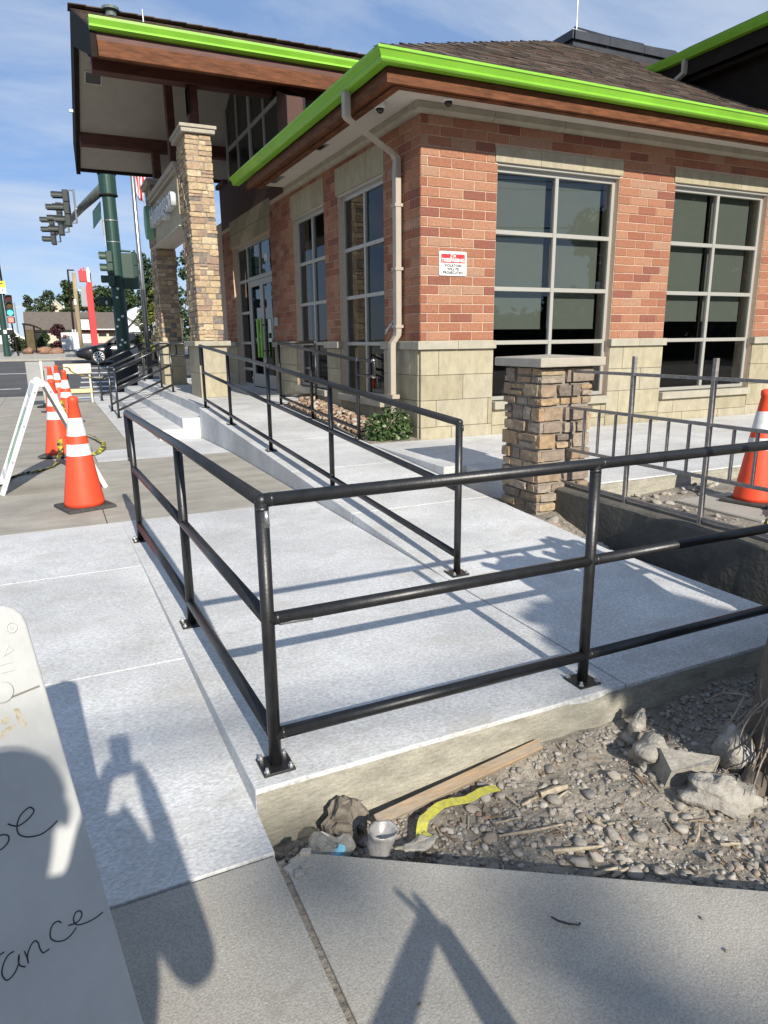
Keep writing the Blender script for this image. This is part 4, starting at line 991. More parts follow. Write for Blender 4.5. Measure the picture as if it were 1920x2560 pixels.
# ================================================================== CONES
m_conebase = M('dusty_rubber_base', (.060, .057, .052), .8, var=.35, scale=18)
def cone_local(h=.985):
    t = thing('traffic_cone', None, 'cone')
    b = MB(); w = .205; b.loft([[(sx*w*q, sy*w*q, z) for sx, sy in ((-1, -1), (1, -1), (1, 1), (-1, 1))] for q, z in ((1, 0), (1, .022), (.96, .030))]); build(b, 'rubber_base', m_conebase, t, bevel=.012, seg=2, keep_world=False)
    prof = lambda z: .172 - (.172 - .030)*((z - .03)/(h - .03))
    b = MB(); pr = [(prof(.03), .03), (prof(.045), .06), (prof(.3), .3), (prof(h*.66), h*.66), (prof(h - .06) , h - .06), (prof(h - .06) + .006, h - .055), (prof(h - .06) + .004, h - .012), (.022, h)]; b.lathe(pr, 28); build(b, 'cone_body', m_orange, t, smooth=True, keep_world=False)
    for z0_, z1_ in ((.475, .575), (.645, .80)):
        b = MB(); b.lathe([(prof(z0_) + .0025, z0_), (prof(z1_) + .0025, z1_)], 28, caps=False); build(b, 'reflective_collar', m_collar, t, smooth=True, keep_world=False)
    return t
c0 = cone_local(); G_ = 'orange cones standing in a row on the pavement'
cones = [(.146, 6.585, -.0, 'orange cone with two white collars, front cone of the row beside the railing', .3), (-.007, 9.92, -.0, 'orange cone half hidden by the white folding sign, second in the row', 1.2),
         (.225, 14.6, -.05, 'orange cone standing right of the row, third from the front', .5), (-.015, 17.0, -.055, 'orange cone at the left of the far cone cluster', 2.0), (.129, 18.2, -.055, 'farthest orange cone of the row, nearest the wooden barricade', .1)]
for k, (x, y, z, lab, rz_) in enumerate(cones):
    o = c0 if k == 0 else copy_tree(c0); o.location = (x, y, z); o.rotation_euler = (0, 0, rz_); tag(o, lab, 'cone', G_)
o = copy_tree(c0); o.location = (5.10, 3.69, .10); o.rotation_euler = (0, 0, .2); o.scale = (.93, .93, .93)
if 'group' in o: del o['group']
tag(o, 'single orange cone on the concrete block behind the bar fence', 'cone')

# ================================================================== FOLDING SIGNS
def edge_board(name, lab, f0, f1, wdir, H, W, face_mat=None, handle=True, group=None):
    """A-frame seen from its side: foot points f0, f1, panel width W along wdir"""
    f0, f1, wd = Vector(f0), Vector(f1), Vector(wdir).normalized()
    t = thing(name, lab, 'folding sign', tuple((f0 + f1)/2), 0, group)
    mid = (f0 + f1)/2; apex = Vector((mid.x, mid.y, f0.z + H))
    for k, f in enumerate((f0, f1)):
        out = (f - mid).normalized(); a = apex + out*.035; ax = (a - f); u = ax.normalized(); n = wd.cross(u).normalized()
        if n.dot(out) < 0: n = -n
        p = MB()
        for w0, w1, z0_, z1_ in ((0, .055, 0, 1), (W - .055, W, 0, 1)):
            p.obox(f + wd*(w0 + w1)/2 + ax*.5, wd*(w1 - w0)/2, u*ax.length/2, n*.022)
        p.obox(f + wd*W/2 + ax*.93, wd*(W/2 - .056), u*ax.length*.055, n*.020); p.obox(f + wd*W/2 + ax*.14, wd*(W/2 - .056), u*ax.length*.03, n*.020)
        pn = build(p, 'leg_panel', m_whitep, t, bevel=.006)
        fc = MB(); fc.obox(f + wd*W/2 + ax*.53, wd*(W/2 - .057), u*ax.length*.345, n*.006); build(fc, 'sign_sheet', m_whitep, pn)
        if face_mat:
            fc = MB(); fc.obox(f + wd*W/2 + ax*.50 + n*.008, wd*(W/2 - .075), u*ax.length*.26, n*.0012); build(fc, 'printed_panel', face_mat, pn)
        bt = MB()
        for q in (.3, .62, .92): bt.tube([f + ax*q - wd*.004, f + ax*q - wd*.001], .011, 8)
        build(bt, 'bolt', m_bolt, pn)
    hb = MB().tube([apex - wd*.005, apex + wd*.06], .035, 12); hb.tube([apex + wd*(W - .06), apex + wd*W], .035, 12); build(hb, 'hinge', m_whitep, t)
    return t
m_gface = M('green_printed_face', (.17, .42, .15), .6, col2=(.60, .66, .58), scale=9)
edge_board('folding_sign', 'white plastic folding sign seen edge-on beside the front cone', (-.555, 7.47, 0), (.38, 7.39, 0), (-.082, .996, 0), 1.06, .62, m_gface)
tb = thing('shadow_trestle', 'unseen crossed boards added behind the viewer, shaped to cast the forked shadow', 'shadow_trestle', (.76, -.3, -.088))  # boards added out of view, shaped for the fork they cast
ap = Vector((.715, -.40, .888)); m_tb = M('trestle_timber', (.30, .22, .13), .85)
for f_, w_, pr_ in ((Vector((.70, -.72, -.088)), .062, .012), (Vector((-.50, .10, -.088)), .050, -.012)):
    d_ = (ap - f_).normalized(); s_ = d_.cross(Vector((0, 1, .2))).normalized(); n_ = d_.cross(s_)
    build(MB().loft([[p_ + s_*w__ + n_*.014, p_ - s_*w__ + n_*.014, p_ - s_*w__ - n_*.014, p_ + s_*w__ - n_*.014] for p_, w__ in ((f_, w_*1.2), (ap.lerp(f_, .5), w_), (ap, w_*.42))]), 'board', m_tb, tb, bevel=.003)
    build(MB().tube([ap - Vector((0, 0, .03)), ap + Vector((-.018 + pr_*1.2, 0, .035)), ap + Vector((-.030 + pr_*1.6, 0, .072))], [.012, .010, .008], 8), 'peg', m_tb, tb)
    ap = ap + Vector((0, .036, 0))

# near sandwich board with handwriting
rv = Vector((.88315, .46908, 0)); uv = Vector((-.138872, .261459, .955172)); nv = Vector((.448054, -.843565, .296051)); TR = Vector((-.113, 1.437, .95))
def bp_(a, b, d=0): return TR + rv*a + uv*b + nv*d
nb = thing('sandwich_board', 'white plastic sandwich board with black handwriting filling the near left corner', 'folding sign', tuple(bp_(-.31, -1.09)))
Wb, Hb, cr_ = .62, 1.085, .05
out = [(0, -cr_)] + [(-cr_ + cr_*math.cos(R(a)), -cr_ + cr_*math.sin(R(a))) for a in (22, 45, 67, 90)] + [(-Wb + cr_ - cr_*math.sin(R(a)), -cr_ + cr_*math.cos(R(a))) for a in (0, 22, 45, 67, 90)] + [(-Wb, -Hb), (0, -Hb)]
out = [(a + .012 if a > -.2 else a, b) for a, b in out]
pb = MB().prism([bp_(a, b) for a, b in out], -nv*.032); fp = build(pb, 'front_panel', m_white, nb, bevel=.006, seg=3)
bb_ = MB().prism([bp_(-.31, 0, -.05) + (Vector((0, 0, 0)) if False else Vector((0, 0, 0))), bp_(0, -.02, -.05), bp_(0, -.02, -.05) + Vector((-.27, .50, -.98)), bp_(-.62, -.02, -.05) + Vector((-.27, .50, -.98)), bp_(-.62, -.02, -.05)], Vector((-.015, .028, 0))); build(bb_, 'back_panel', m_white, nb, bevel=.004)
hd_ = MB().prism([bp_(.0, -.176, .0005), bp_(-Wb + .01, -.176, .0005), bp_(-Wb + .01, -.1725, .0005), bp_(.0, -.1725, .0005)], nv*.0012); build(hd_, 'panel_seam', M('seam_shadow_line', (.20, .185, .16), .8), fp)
hd_ = MB(); hd_.tube([bp_(-.0669, -.159, 0), bp_(-.0669, -.159, .006)], .020, 18); build(hd_, 'rivet_cap', m_white, fp, bevel=.002)
hd_ = MB(); hd_.tube([bp_(-.0192 + .0095*math.cos(a), -.0493 + .0095*math.sin(a), .001) for a in [k*math.pi/8 for k in range(17)]], .0016, 6); hd_.tube([bp_(-.0192, -.0493, 0), bp_(-.0192, -.0493, .003)], .003, 8); build(hd_, 'moulded_ring', m_white, fp)
hd_ = MB(); tri = [(-.0328, -.0795), (-.0468, -.0963), (-.0271, -.0912), (-.0328, -.0795)]; hd_.tube([bp_(a, b, .0008) for a, b in tri], .0013, 6)
for b in (-.110, -.125): hd_.tube([bp_(-.06, b, .0008), bp_(-.035, b - .002, .0008)], .0012, 6)
build(hd_, 'moulded_mark', m_white, fp)
m_stain = M('brown_tape_stain', (.36, .29, .17), .8, col2=(.62, .58, .48), scale=60)
for pts in ([(-.056, -.197), (-.047, -.199), (-.043, -.222), (-.040, -.236), (-.050, -.238), (-.055, -.220)], [(-.080, -.205), (-.070, -.203), (-.066, -.212), (-.074, -.218), (-.083, -.214)], [(-.12, -.238), (-.075, -.224), (-.06, -.224), (-.062, -.229), (-.1, -.243)]):
    build(MB().prism([bp_(a, b, .0004) for a, b in pts], nv*.0006), 'tape_residue', m_stain, fp)
STROKES = [[(-.1192, -.3896), (-.1103, -.3989), (-.1004, -.4029), (-.0843, -.3999), (-.0722, -.3928), (-.073, -.3853), (-.0793, -.3811), (-.0945, -.3862), (-.1044, -.3978), (-.1077, -.4124), (-.1028, -.423), (-.0904, -.4322), (-.0712, -.4386), (-.0528, -.4366), (-.0371, -.4313)],
 [(-.1623, -.4208), (-.1494, -.425), (-.1373, -.4252), (-.127, -.4197), (-.1238, -.4116), (-.1282, -.4051), (-.1376, -.4009)],
 [(-.1677, -.6042), (-.1775, -.604), (-.1879, -.6124), (-.1942, -.6239), (-.1939, -.6355), (-.1894, -.6428), (-.1778, -.6407), (-.167, -.6302), (-.1615, -.6157), (-.1647, -.6219), (-.1652, -.6334), (-.1577, -.6418)],
 [(-.1521, -.6155), (-.1509, -.6291), (-.1514, -.6396), (-.1495, -.6261), (-.1409, -.6146), (-.1324, -.6105), (-.1275, -.6166), (-.1272, -.6292), (-.1241, -.6395), (-.1129, -.6406)],
 [(-.0814, -.6114), (-.0849, -.6051), (-.0948, -.6039), (-.1029, -.6123), (-.1052, -.6251), (-.0977, -.6365), (-.0843, -.6439), (-.0704, -.6428), (-.0583, -.6366)],
 [(-.0707, -.6239), (-.0583, -.6283), (-.0475, -.627), (-.0421, -.6199), (-.0443, -.6125), (-.0519, -.6104), (-.0586, -.6177), (-.0592, -.6282), (-.0525, -.6356), (-.0351, -.6417), (-.0186, -.6438), (-.0047, -.6427)],
 [(-.1989, -.5938), (-.1895, -.5945), (-.1819, -.5947)]]
def catmull(p, n=5):
    out = []
    for i in range(len(p) - 1):
        p0, p1, p2, p3 = p[max(i-1, 0)], p[i], p[i+1], p[min(i+2, len(p)-1)]
        for k in range(n):
            t = k/n; out.append(tuple(.5*((2*b) + (c - a)*t + (2*a - 5*b + 4*c - d)*t*t + (3*b - a - 3*c + d)*t**3) for a, b, c, d in zip(p0, p1, p2, p3)))
    return out + [p[-1]]
for st in STROKES: build(MB().tube([bp_(a, b, .0002) for a, b in catmull(st)], .00125, 6), 'handwriting', m_ink, fp)

# ================================================================== BARRICADE, POST, GREY SIGN, TAPE
ba = thing('barricade', 'small wooden barricade with white top board and worn yellow lower board', 'barricade', (.62, 19.3, -.055))
zb_ = -.055; m_oldw = M('weathered_white_wood', (.62, .60, .53), .8, var=.25, scale=14, stretch=(1, 1, .3)); m_oldy = M('worn_yellow_board', (.66, .46, .07), .7, col2=(.62, .58, .46), scale=16)
for x in (.34, .89): build(MB().obox((x, 19.25, zb_ + .49), (.022, 0, 0), (0, .02, .001), (0, .05, .48)), 'leg', m_oldw, ba); build(MB().obox((x + .035, 19.47, zb_ + .45), (.018, 0, 0), (0, .018, -.003), (0, -.13, .44)), 'back_leg', m_steel2, ba)
build(MB().box(.30, .935, 19.20, 19.225, zb_ + .73, zb_ + .975), 'top_board', M('faded_striped_board', (.80, .79, .76), .6, col2=(.78, .52, .36), scale=3.5), ba, bevel=.01)
build(MB().box(.30, .92, 19.19, 19.215, zb_ + .255, zb_ + .36), 'lower_board', m_oldy, ba, bevel=.005)
pd = thing('marker_post', 'slim white plastic marker post on a black rubber foot behind the folding sign', 'post', (-.18, 18.4, -.055))
build(MB().lathe([(.032, .03), (.028, .9), (.034, .95), (.034, 1.05), (.022, 1.08)], 12, (-.18, 18.4, -.055)), 'tube', M('cream_plastic', (.72, .69, .58), .5), pd, smooth=True); build(MB().lathe([(.20, 0), (.20, .03), (.06, .06), (.045, .1)], 14, (-.18, 18.4, -.055)), 'rubber_foot', m_black, pd)
gs = thing('grey_sign', 'plain grey sign panel on thin legs behind the white marker post', 'sign', (-.2, 18.8, -.055))
build(MB().box(-.52, .12, 18.80, 18.815, .30, 1.0), 'panel', M('grey_sheet', (.31, .31, .305), .7, var=.1, scale=4), gs, bevel=.02); build(MB().tube([(-.5, 18.82, .28), (.14, 18.82, .28)], .012, 6), 'foot_bar', m_steel2, gs)
for x in (-.48, .08): build(MB().tube([(x, 18.83, -.055), (x, 18.82, .9)], .012, 6), 'leg', m_steel2, gs)
sc_ = MB().tube([(-.13, 18.797, .86), (-.10, 18.797, .88), (-.07, 18.797, .85), (-.04, 18.797, .885), (-.02, 18.797, .86)], .008, 6); build(sc_, 'red_scrawl', m_red, gs)
def tape(name, pts, w, mat, lab, cat='tape', twist=.6, seed=0, group=None):
    r = random.Random(seed); pts = [Vector(p) for p in pts]; sm = [Vector(p) for p in catmull([tuple(p) for p in pts], 6)]
    mb = MB(); L_ = []; R_ = []
    for k, p in enumerate(sm):
        d = (sm[min(k+1, len(sm)-1)] - sm[max(k-1, 0)]).normalized(); s = d.cross(Vector((0, 0, 1)))
        s = s.normalized() if s.length > 1e-4 else Vector((1, 0, 0)); a = twist*math.sin(k*.9 + seed) ; s = s*math.cos(a) + Vector((0, 0, 1))*abs(math.sin(a)); L_.append(p + s*w/2); R_.append(p - s*w/2)
    for a in range(len(sm)):
        n_ = Vector((0, 0, .0012)); mb.v += [tuple(L_[a]), tuple(R_[a]), tuple(R_[a] + n_), tuple(L_[a] + n_)]
    for a in range(len(sm) - 1):
        for j in range(4): mb.f.append([a*4 + j, a*4 + (j+1) % 4, (a+1)*4 + (j+1) % 4, (a+1)*4 + j])
    return tag(build(mb, name, mat, None), lab, cat, group)
m_ctape = M('caution_tape', (.72, .66, .05), .45, col2=(.03, .03, .025), scale=11, detail=1)
tape('caution_tape', [(-.75, 7.7, .012), (-.6, 8.04, .012), (-.52, 8.43, .012), (-.42, 8.61, .012), (-.31, 8.65, .02), (-.2, 8.79, .012), (-.08, 9.04, .02), (0, 9.5, .10), (0, 9.9, .3)], .07, m_ctape, 'yellow and black caution tape lying between the white folding sign and the second cone', seed=1)
tape('caution_tape', [(.12, 14.3, .4), (.2, 13.4, .1), (.34, 12.38, .012), (.42, 12.03, .015), (.52, 11.4, .012), (.58, 10.68, .02), (.51, 10.11, .015), (.38, 9.76, .012), (.2, 9.8, .1), (.06, 9.9, .2)], .06, m_ctape, 'yellow and black caution tape looping on the pavement right of the cones', seed=2)
tape('caution_tape', [(.13, 18.2, .90), (.4, 18.7, .84), (.49, 18.9, .73), (.82, 19.1, .6), (1.15, 19.6, .53), (1.3, 19.9, .50)], .05, M('pale_yellow_tape', (.62, .56, .16), .5), 'pale yellow tape strung across the wooden barricade', seed=3)
m_ytape = M('yellow_tape', (.78, .74, .04), .42)
tape('caution_tape', [(5.0, 3.4, .14), (4.75, 3.25, .10), (4.55, 3.1, .07), (4.4, 2.95, .08), (4.25, 2.8, .07)], .09, m_ytape, 'yellow tape trailing from the lone cone behind the bar fence', seed=4)
# ================================================================== THE DIRT BED: STONES, STICKS, LITTER
m_peb = Mpick('pebble', [((.34, .305, .255), 5), ((.30, .275, .24), 5), ((.375, .34, .29), 4), ((.265, .24, .21), 4), ((.33, .27, .215), 2), ((.43, .40, .355), 2), ((.30, .20, .155), .4), ((.235, .22, .205), 2)], .85, .004, 60, .22, 30)
def rock_mb(seed, n=9, m=6, jag=.45, freq=1.6, oct2=.16):
    mb = MB(); mb.ball((0, 0, 0), 1, n=n, m=m)
    mb.v = [tuple(Vector(v)*(1 + jag*noise.noise(Vector(v)*freq + Vector((seed*7.3, 0, 0))) + oct2*noise.noise(Vector(v)*5 + Vector((0, seed*3.1, 0))))) for v in mb.v]
    return mb
peb_me = []
for k in range(9):
    me = rock_mb(k + 1, 8, 5).mesh('pebble', True); me.materials.append(m_peb); peb_me.append(me)
def in_bed(x, y): return .50 < x < 3.2 and y > ED(x) + .03 and y < 1.93
rp = random.Random(21)
# individual larger pebbles
spots = []
tries = 0
while len(spots) < 70 and tries < 8000:
    tries += 1; x = rp.uniform(.9, 2.1); y = rp.uniform(.75, 1.9)
    if not in_bed(x, y): continue
    if rp.random() > (.25 + .75*(noise.noise((x*4, y*4, 9)) > -.05)): continue
    s = rp.uniform(.013, .028)
    if any((x - a)**2 + (y - b)**2 < (s + c)**2*1.1 for a, b, c in spots): continue
    spots.append((x, y, s))
for k, (x, y, s) in enumerate(spots):
    o = bpy.data.objects.new('pebble', peb_me[k % 9]); COL.objects.link(o); o.location = (x, y, dirt_z(x, y) + s*.25)
    o.rotation_euler = (rp.uniform(-.4, .4), rp.uniform(-.4, .4), rp.uniform(0, 6.3)); o.scale = (s*rp.uniform(1, 1.5), s, s*rp.uniform(.55, .85))
    tag(o, 'rounded grey or tan pebble lying loose on the bare dirt bed', 'pebble', 'larger pebbles on the dirt bed')
# the rest of the gravel: one joined object
gravel = MB(); vs = [[(v.co.x, v.co.y, v.co.z) for v in me.vertices] for me in peb_me]; fs = [[list(p.vertices) for p in me.polygons] for me in peb_me]
lo = [rock_mb(k + 20, 6, 4).v for k in range(5)]; lof = rock_mb(20, 6, 4).f
def add_rock(mb, x, y, z, s, rnd, sq=.7, low=False):
    i = len(mb.v); a = rnd.uniform(0, 6.3); ca, sa = math.cos(a), math.sin(a); e = rnd.uniform(1, 1.55); q = rnd.uniform(.5, .9)
    k = rnd.randrange(5); V_ = lo[k] if low else vs[k]; F_ = lof if low else fs[k]; tx, ty = rnd.uniform(-.4, .4), rnd.uniform(-.4, .4)
    for px, py, pz in V_:
        px, py, pz = px*s*e, py*s, pz*s*q + (tx*px + ty*py)*s; mb.v.append((x + px*ca - py*sa, y + px*sa + py*ca, z + pz))
    mb.f += [[i + q_ for q_ in f] for f in F_]
n_ = 0
while n_ < 7000:
    x = .5 + 2.6*rp.random()**1.1; y = rp.uniform(.0, 1.93)
    if not in_bed(x, y): continue
    d = noise.noise((x*3.2, y*3.2, 4))
    if rp.random() > .28 + .9*max(0, d + .1) + (.5 if y > 1.84 else 0): continue
    s = rp.choice([.002, .003, .003, .004, .004, .005, .006, .007, .009, .012]); add_rock(gravel, x, y, dirt_z(x, y) + s*.3, s, rp, low=s < .008); n_ += 1
for k in range(420):
    x = rp.uniform(3.36, 3.72); y = rp.uniform(1.2, 4.4); s = rp.choice([.01, .015, .02, .03, .045]); add_rock(gravel, x, y, dirt_z(x, y) + s*.3, s, rp)
for k in range(420):
    x = rp.uniform(3.98, 6.2); y = rp.uniform(2.2, 4.4); s = rp.choice([.006, .01, .012, .02, .03]); add_rock(gravel, x, y, dirt_z(x, y) + s*.2, s, rp)
tag(build(gravel, 'gravel', m_peb, None, smooth=True), 'loose gravel and crumbled dirt scattered over the bed and trench', 'gravel', kind='stuff')

m_rock = M('pale_broken_rock', (.37, .34, .29), .9, var=.35, scale=14, bump=.012, bscale=40)
def big_rock(x, y, z, sx, sy, sz, seed, lab, rot=0, name='rock', jag=.45, mat=m_rock, mbx=None, f=1.5):
    mb = mbx or rock_mb(seed, 16, 11, jag, f, .22)
    o = build(mb, name, mat, None, smooth=mbx is None); o.location = (x, y, z); o.rotation_euler = (.1*seed % .4, .07*seed % .3, rot); o.scale = (sx, sy, sz)
    return tag(o, lab, 'rock')
big_rock(1.93, 1.70, -.135, .085, .065, .060, 3, 'pale knobbly rock at the back of the rock pile, touching the grey wedge', .4)
wd = MB(); wd.loft([[(-1, -.7, -.6), (1, -.5, -.5), (1.1, .5, -.5), (-1, .8, -.6)], [(-.9, -.75, .5), (.9, -.45, .65), (1.5, .1, .62), (-.85, .6, .75)]]); big_rock(1.97, 1.575, -.135, .095, .08, .07, 1, 'angular grey wedge of broken concrete in the middle of the rock pile', -.35, 'concrete_chunk', mat=M('broken_concrete', (.34, .31, .26), .92, var=.3, scale=20, bump=.006, bscale=60), mbx=wd)
big_rock(1.985, 1.415, -.16, .135, .085, .075, 8, 'long rough lumpy rock, lowest and widest of the rock pile', -.45, jag=.6, f=2.2)
big_rock(2.19, 1.535, -.10, .075, .06, .085, 5, 'grey rock with one bright broken face leaning by the tree trunk', 1.1)
m_clod = M('brown_clod', (.16, .125, .09), .97, var=.35, scale=20, bump=.01, bscale=40)
big_rock(3.50, 3.2, -.26, .16, .22, .12, 12, 'long brown clod of earth in the shaded trench beside the stem wall', .6, 'dirt_clod', mat=m_clod)
big_rock(3.55, 3.75, -.12, .07, .16, .05, 14, 'thin slab of broken concrete standing in the trench near the stone pillar', -.3, 'concrete_chunk', mat=m_fg)
big_rock(4.25, 2.95, .12, .10, .08, .05, 15, 'pale flat rock on the dirt just behind the stem wall', .3)
big_rock(2.0, 1.84, -.105, .028, .028, .07, 2, 'small upright grey stub of stone against the formed slab edge', 0, 'stone_stub')

m_stick = M('dry_pale_wood', (.42, .35, .25), .85, var=.35, scale=40, stretch=(1, 1, 1))
STK = [(1.194, 1.647, 1.413, 1.582, .006, 'longest pale stick in the dirt, nearest the yellow tape'), (1.299, 1.495, 1.471, 1.451, .008, 'pale flat stick in the middle of the pebbles'), (1.340, 1.354, 1.431, 1.346, .008, 'short pale stick close to the old walk edge, left of a pair'), (1.393, 1.328, 1.465, 1.333, .007, 'short pale stick close to the old walk edge, right of a pair'),
 (1.352, 1.735, 1.420, 1.739, .007, 'small pale splinter just right of the yellow tape end'), (1.443, 1.744, 1.548, 1.725, .016, 'broad flat wood chip under the landing edge'), (1.449, 1.692, 1.528, 1.702, .006, 'thin twig below the broad wood chip'), (2.063, 1.638, 2.144, 1.610, .008, 'pale stick lying behind the rock pile'), (1.792, 1.266, 1.860, 1.242, .006, 'thin stick beside the pebbles in front of the long rough rock'),
 (1.741, 1.318, 1.813, 1.366, .006, 'dark curved twig standing in the bark litter'), (1.516, 1.581, 1.532, 1.509, .009, 'brown bark strip in the middle of the bed'), (1.330, 1.822, 1.338, 1.736, .005, 'dark crooked twig beside the end of the timber stake'), (1.221, 1.706, 1.312, 1.681, .004, 'hair thin twig under the timber stake')]
for x0, y0, x1, y1, r_, lab in STK:
    mb = MB(); p, q = Vector((x0, y0, dirt_z(x0, y0) + .012)), Vector((x1, y1, dirt_z(x1, y1) + .014)); d = (q - p); s = d.cross(Vector((0, 0, 1))).normalized()
    mid = (p + q)/2 + s*d.length*.04 + Vector((0, 0, .004)); mb.tube([p, (p*.6 + q*.4) + s*.003, mid, q], [r_*.7, r_, r_*.95, r_*.5], 6); o = build(mb, 'stick', m_stick, None); tag(o, lab, 'stick', 'dry sticks on the dirt bed')
litter = MB()
for k in range(420):
    x = .6 + 2.2*rp.random(); y = rp.uniform(.4, 1.92)
    if not in_bed(x, y): continue
    a = rp.uniform(0, 6.3); l = rp.uniform(.008, .035); z = dirt_z(x, y) + .006; w = rp.uniform(.0015, .004)
    litter.obox((x, y, z), (math.cos(a)*l, math.sin(a)*l, rp.uniform(-.004, .004)), (-math.sin(a)*w, math.cos(a)*w, 0), (0, 0, .0015))
tag(build(litter, 'bark_litter', Mpick('bark_bits', [((.30, .23, .15), 3), ((.20, .14, .09), 3), ((.42, .35, .25), 2)], .9, 0, 40, .2), None), 'fine bark chips and splinters scattered over the dirt', 'bark litter', kind='stuff')

# timber stake
st = MB(); a, b = Vector((.835, 1.862, -.175)), Vector((1.575, 1.925, -.125)); d = (b - a).normalized(); s = Vector((0, 0, 1)).cross(d).normalized(); n = d.cross(s)
st.obox((a + b)/2, d*(b - a).length/2, s*.020 + n*.008, n*.010 - s*.004); o = build(st, 'timber_stake', M('orange_pine', (.40, .255, .13), .8, col2=(.30, .255, .195), scale=7, stretch=(.5, 3, 3), mottled=(60, .25, (.2, 2, 2)), stains=(14, .55, .6, (.24, .21, .17))), None, bevel=.003); tag(o, 'orange brown timber stake lying along the foot of the landing', 'timber')
m_ytape2 = M('dusty_yellow_tape', (.62, .58, .05), .5, col2=(.40, .37, .10), scale=40)
# yellow tape strip
tape('caution_tape', [(1.304, 1.816, -.165), (1.235, 1.808, -.150), (1.164, 1.799, -.155), (1.10, 1.80, -.145), (1.055, 1.806, -.150), (1.01, 1.79, -.155), (.978, 1.783, -.165), (.955, 1.755, -.18), (.939, 1.727, -.185), (.95, 1.722, -.178), (.968, 1.727, -.175)], .036, m_ytape2, 'torn bright yellow tape strip lying beside the timber stake', seed=5, twist=.10)
# crumpled brown bag
def crumple(mb, amp, f, seed):
    mb.v = [tuple(Vector(v) + Vector((noise.noise(Vector(v)*f + Vector((seed, 0, 0))), noise.noise(Vector(v)*f + Vector((0, seed, 0))), noise.noise(Vector(v)*f + Vector((0, 0, seed)))))*amp + Vector((noise.noise(Vector(v)*f*3 + Vector((seed, 5, 0))), noise.noise(Vector(v)*f*3 + Vector((5, seed, 0))), 0))*amp*.4) for v in mb.v]
    return mb
bg = MB().ball((0, 0, 0), .072, .060, .075, 26, 18); crumple(bg, .034, 30, 3); o = build(bg, 'crumpled_bag', M('dusty_brown_paper', (.21, .18, .14), .9, var=.35, scale=30, bump=.004, bscale=70), None); o.location = (.735, 1.885, -.165); o.scale = (1, 1, 1.15); tag(o, 'crumpled dusty brown bag slumped against the landing edge', 'bag')
bg = MB().ball((0, 0, 0), .078, .06, .05, 24, 14); crumple(bg, .03, 20, 8); o = build(bg, 'plastic_bag', Mclear('clear_dirty_plastic', (.46, .45, .40), .42, .2), None); o.location = (.632, 1.79, -.165); tag(o, 'clear crumpled plastic bag with a pale blue corner by the slab joint', 'bag')
for px_, pz_ in ((.016, .018), (-.030, -.004)):
    bb2 = MB().ball((px_, -.048, pz_ + .01), .024, .008, .018, 12, 8); crumple(bb2, .014, 40, 2); b2 = build(bb2, 'blue_print', M('pale_blue_print', (.22, .52, .68), .5), o, keep_world=False)
# grey cup, crushed and tilted
cu = MB(); rings = []
for k in range(10):
    t = k/9; r_ = .027 + .016*t; rings.append([Vector((r_*math.cos(a*math.pi/12), r_*(1 - .15*t)*math.sin(a*math.pi/12), .115*t)) for a in range(24)])
rings.append([v*.86 + Vector((0, 0, .112*.14 - .006)) for v in rings[-1]]); rings.append([Vector((v.x*.5, v.y*.5, .075)) for v in rings[-1]])
cu.loft(rings); crumple(cu, .008, 28, 6); o = build(cu, 'crushed_cup', M('silvery_dusty_plastic', (.40, .385, .365), .38, var=.3, scale=25, bump=.003, bscale=50, metal=.15), None, smooth=True); o.location = (.752, 1.69, -.185); o.rotation_euler = (.16, .14, .3); o.scale = (1.08, 1.08, 1.2); tag(o, 'crushed silvery grey cup lying at the edge of the old walk', 'cup')
fl = MB().ball((0, 0, 0), .06, .03, .006, 16, 6); crumple(fl, .012, 30, 4); o = build(fl, 'paper_scrap', M('dusty_scrap', (.33, .31, .27), .9, var=.3, scale=30), None); o.location = (.915, 1.70, -.176); tag(o, 'flat dusty grey scrap lying just right of the crushed cup', 'scrap')
# bits on the old walk
tw = MB().tube([(1.050, 1.200, -.081), (1.058, 1.180, -.080), (1.075, 1.158, -.078), (1.098, 1.146, -.080), (1.104, 1.149, -.079)], [.002, .0026, .0026, .0022, .003], 6); tag(build(tw, 'twig', m_ink, None), 'dark curved twig on the old grey walk', 'twig')
for x, y, l in ((.613, 1.136, 'tiny dark crumb on the old walk between the two forked shadow legs'), (1.383, .922, 'tiny dark crumb on the old walk at the right, nearer the viewer'), (1.411, 1.02, 'tiny dark crumb on the old walk at the right, nearer the dirt')):
    tag(build(MB().ball((x, y, -.083), .006, .005, .004, 6, 4, .4), 'crumb', m_dirt, None), l, 'debris')

# ================================================================== CUT TREE TRUNK AT THE RIGHT
m_bark = M('grey_brown_bark', (.155, .125, .095), .95, var=.45, scale=9, bump=.02, bscale=16, stretch=(1, 1, .28))
tt = thing('cut_tree', 'cut grey tree trunk with flared roots and dry shoots at the right edge', 'tree', (2.4, 1.4, -.3))
def bark_tube(mb, pts, rs, n=18, amp=.10, seed=0):
    i0 = len(mb.v); sm = catmull([tuple(p) + (r_,) for p, r_ in zip(pts, rs)], 5) if False else None
    P = []; Rr = []
    for k in range(len(pts) - 1):
        for j in range(5):
            t = j/5; P.append(Vector(pts[k]).lerp(Vector(pts[k+1]), t)); Rr.append(rs[k]*(1 - t) + rs[k+1]*t)
    P.append(Vector(pts[-1])); Rr.append(rs[-1]); mb.tube(P, Rr, n)
    for q in range(i0, len(mb.v)):
        v = Vector(mb.v[q]); c = min(P, key=lambda p_: (p_ - v).length); d = v - c; mb.v[q] = tuple(c + d*(1 + amp*noise.noise(v*9 + Vector((seed, 0, 0))) + amp*.8*noise.noise(v*3.2)))
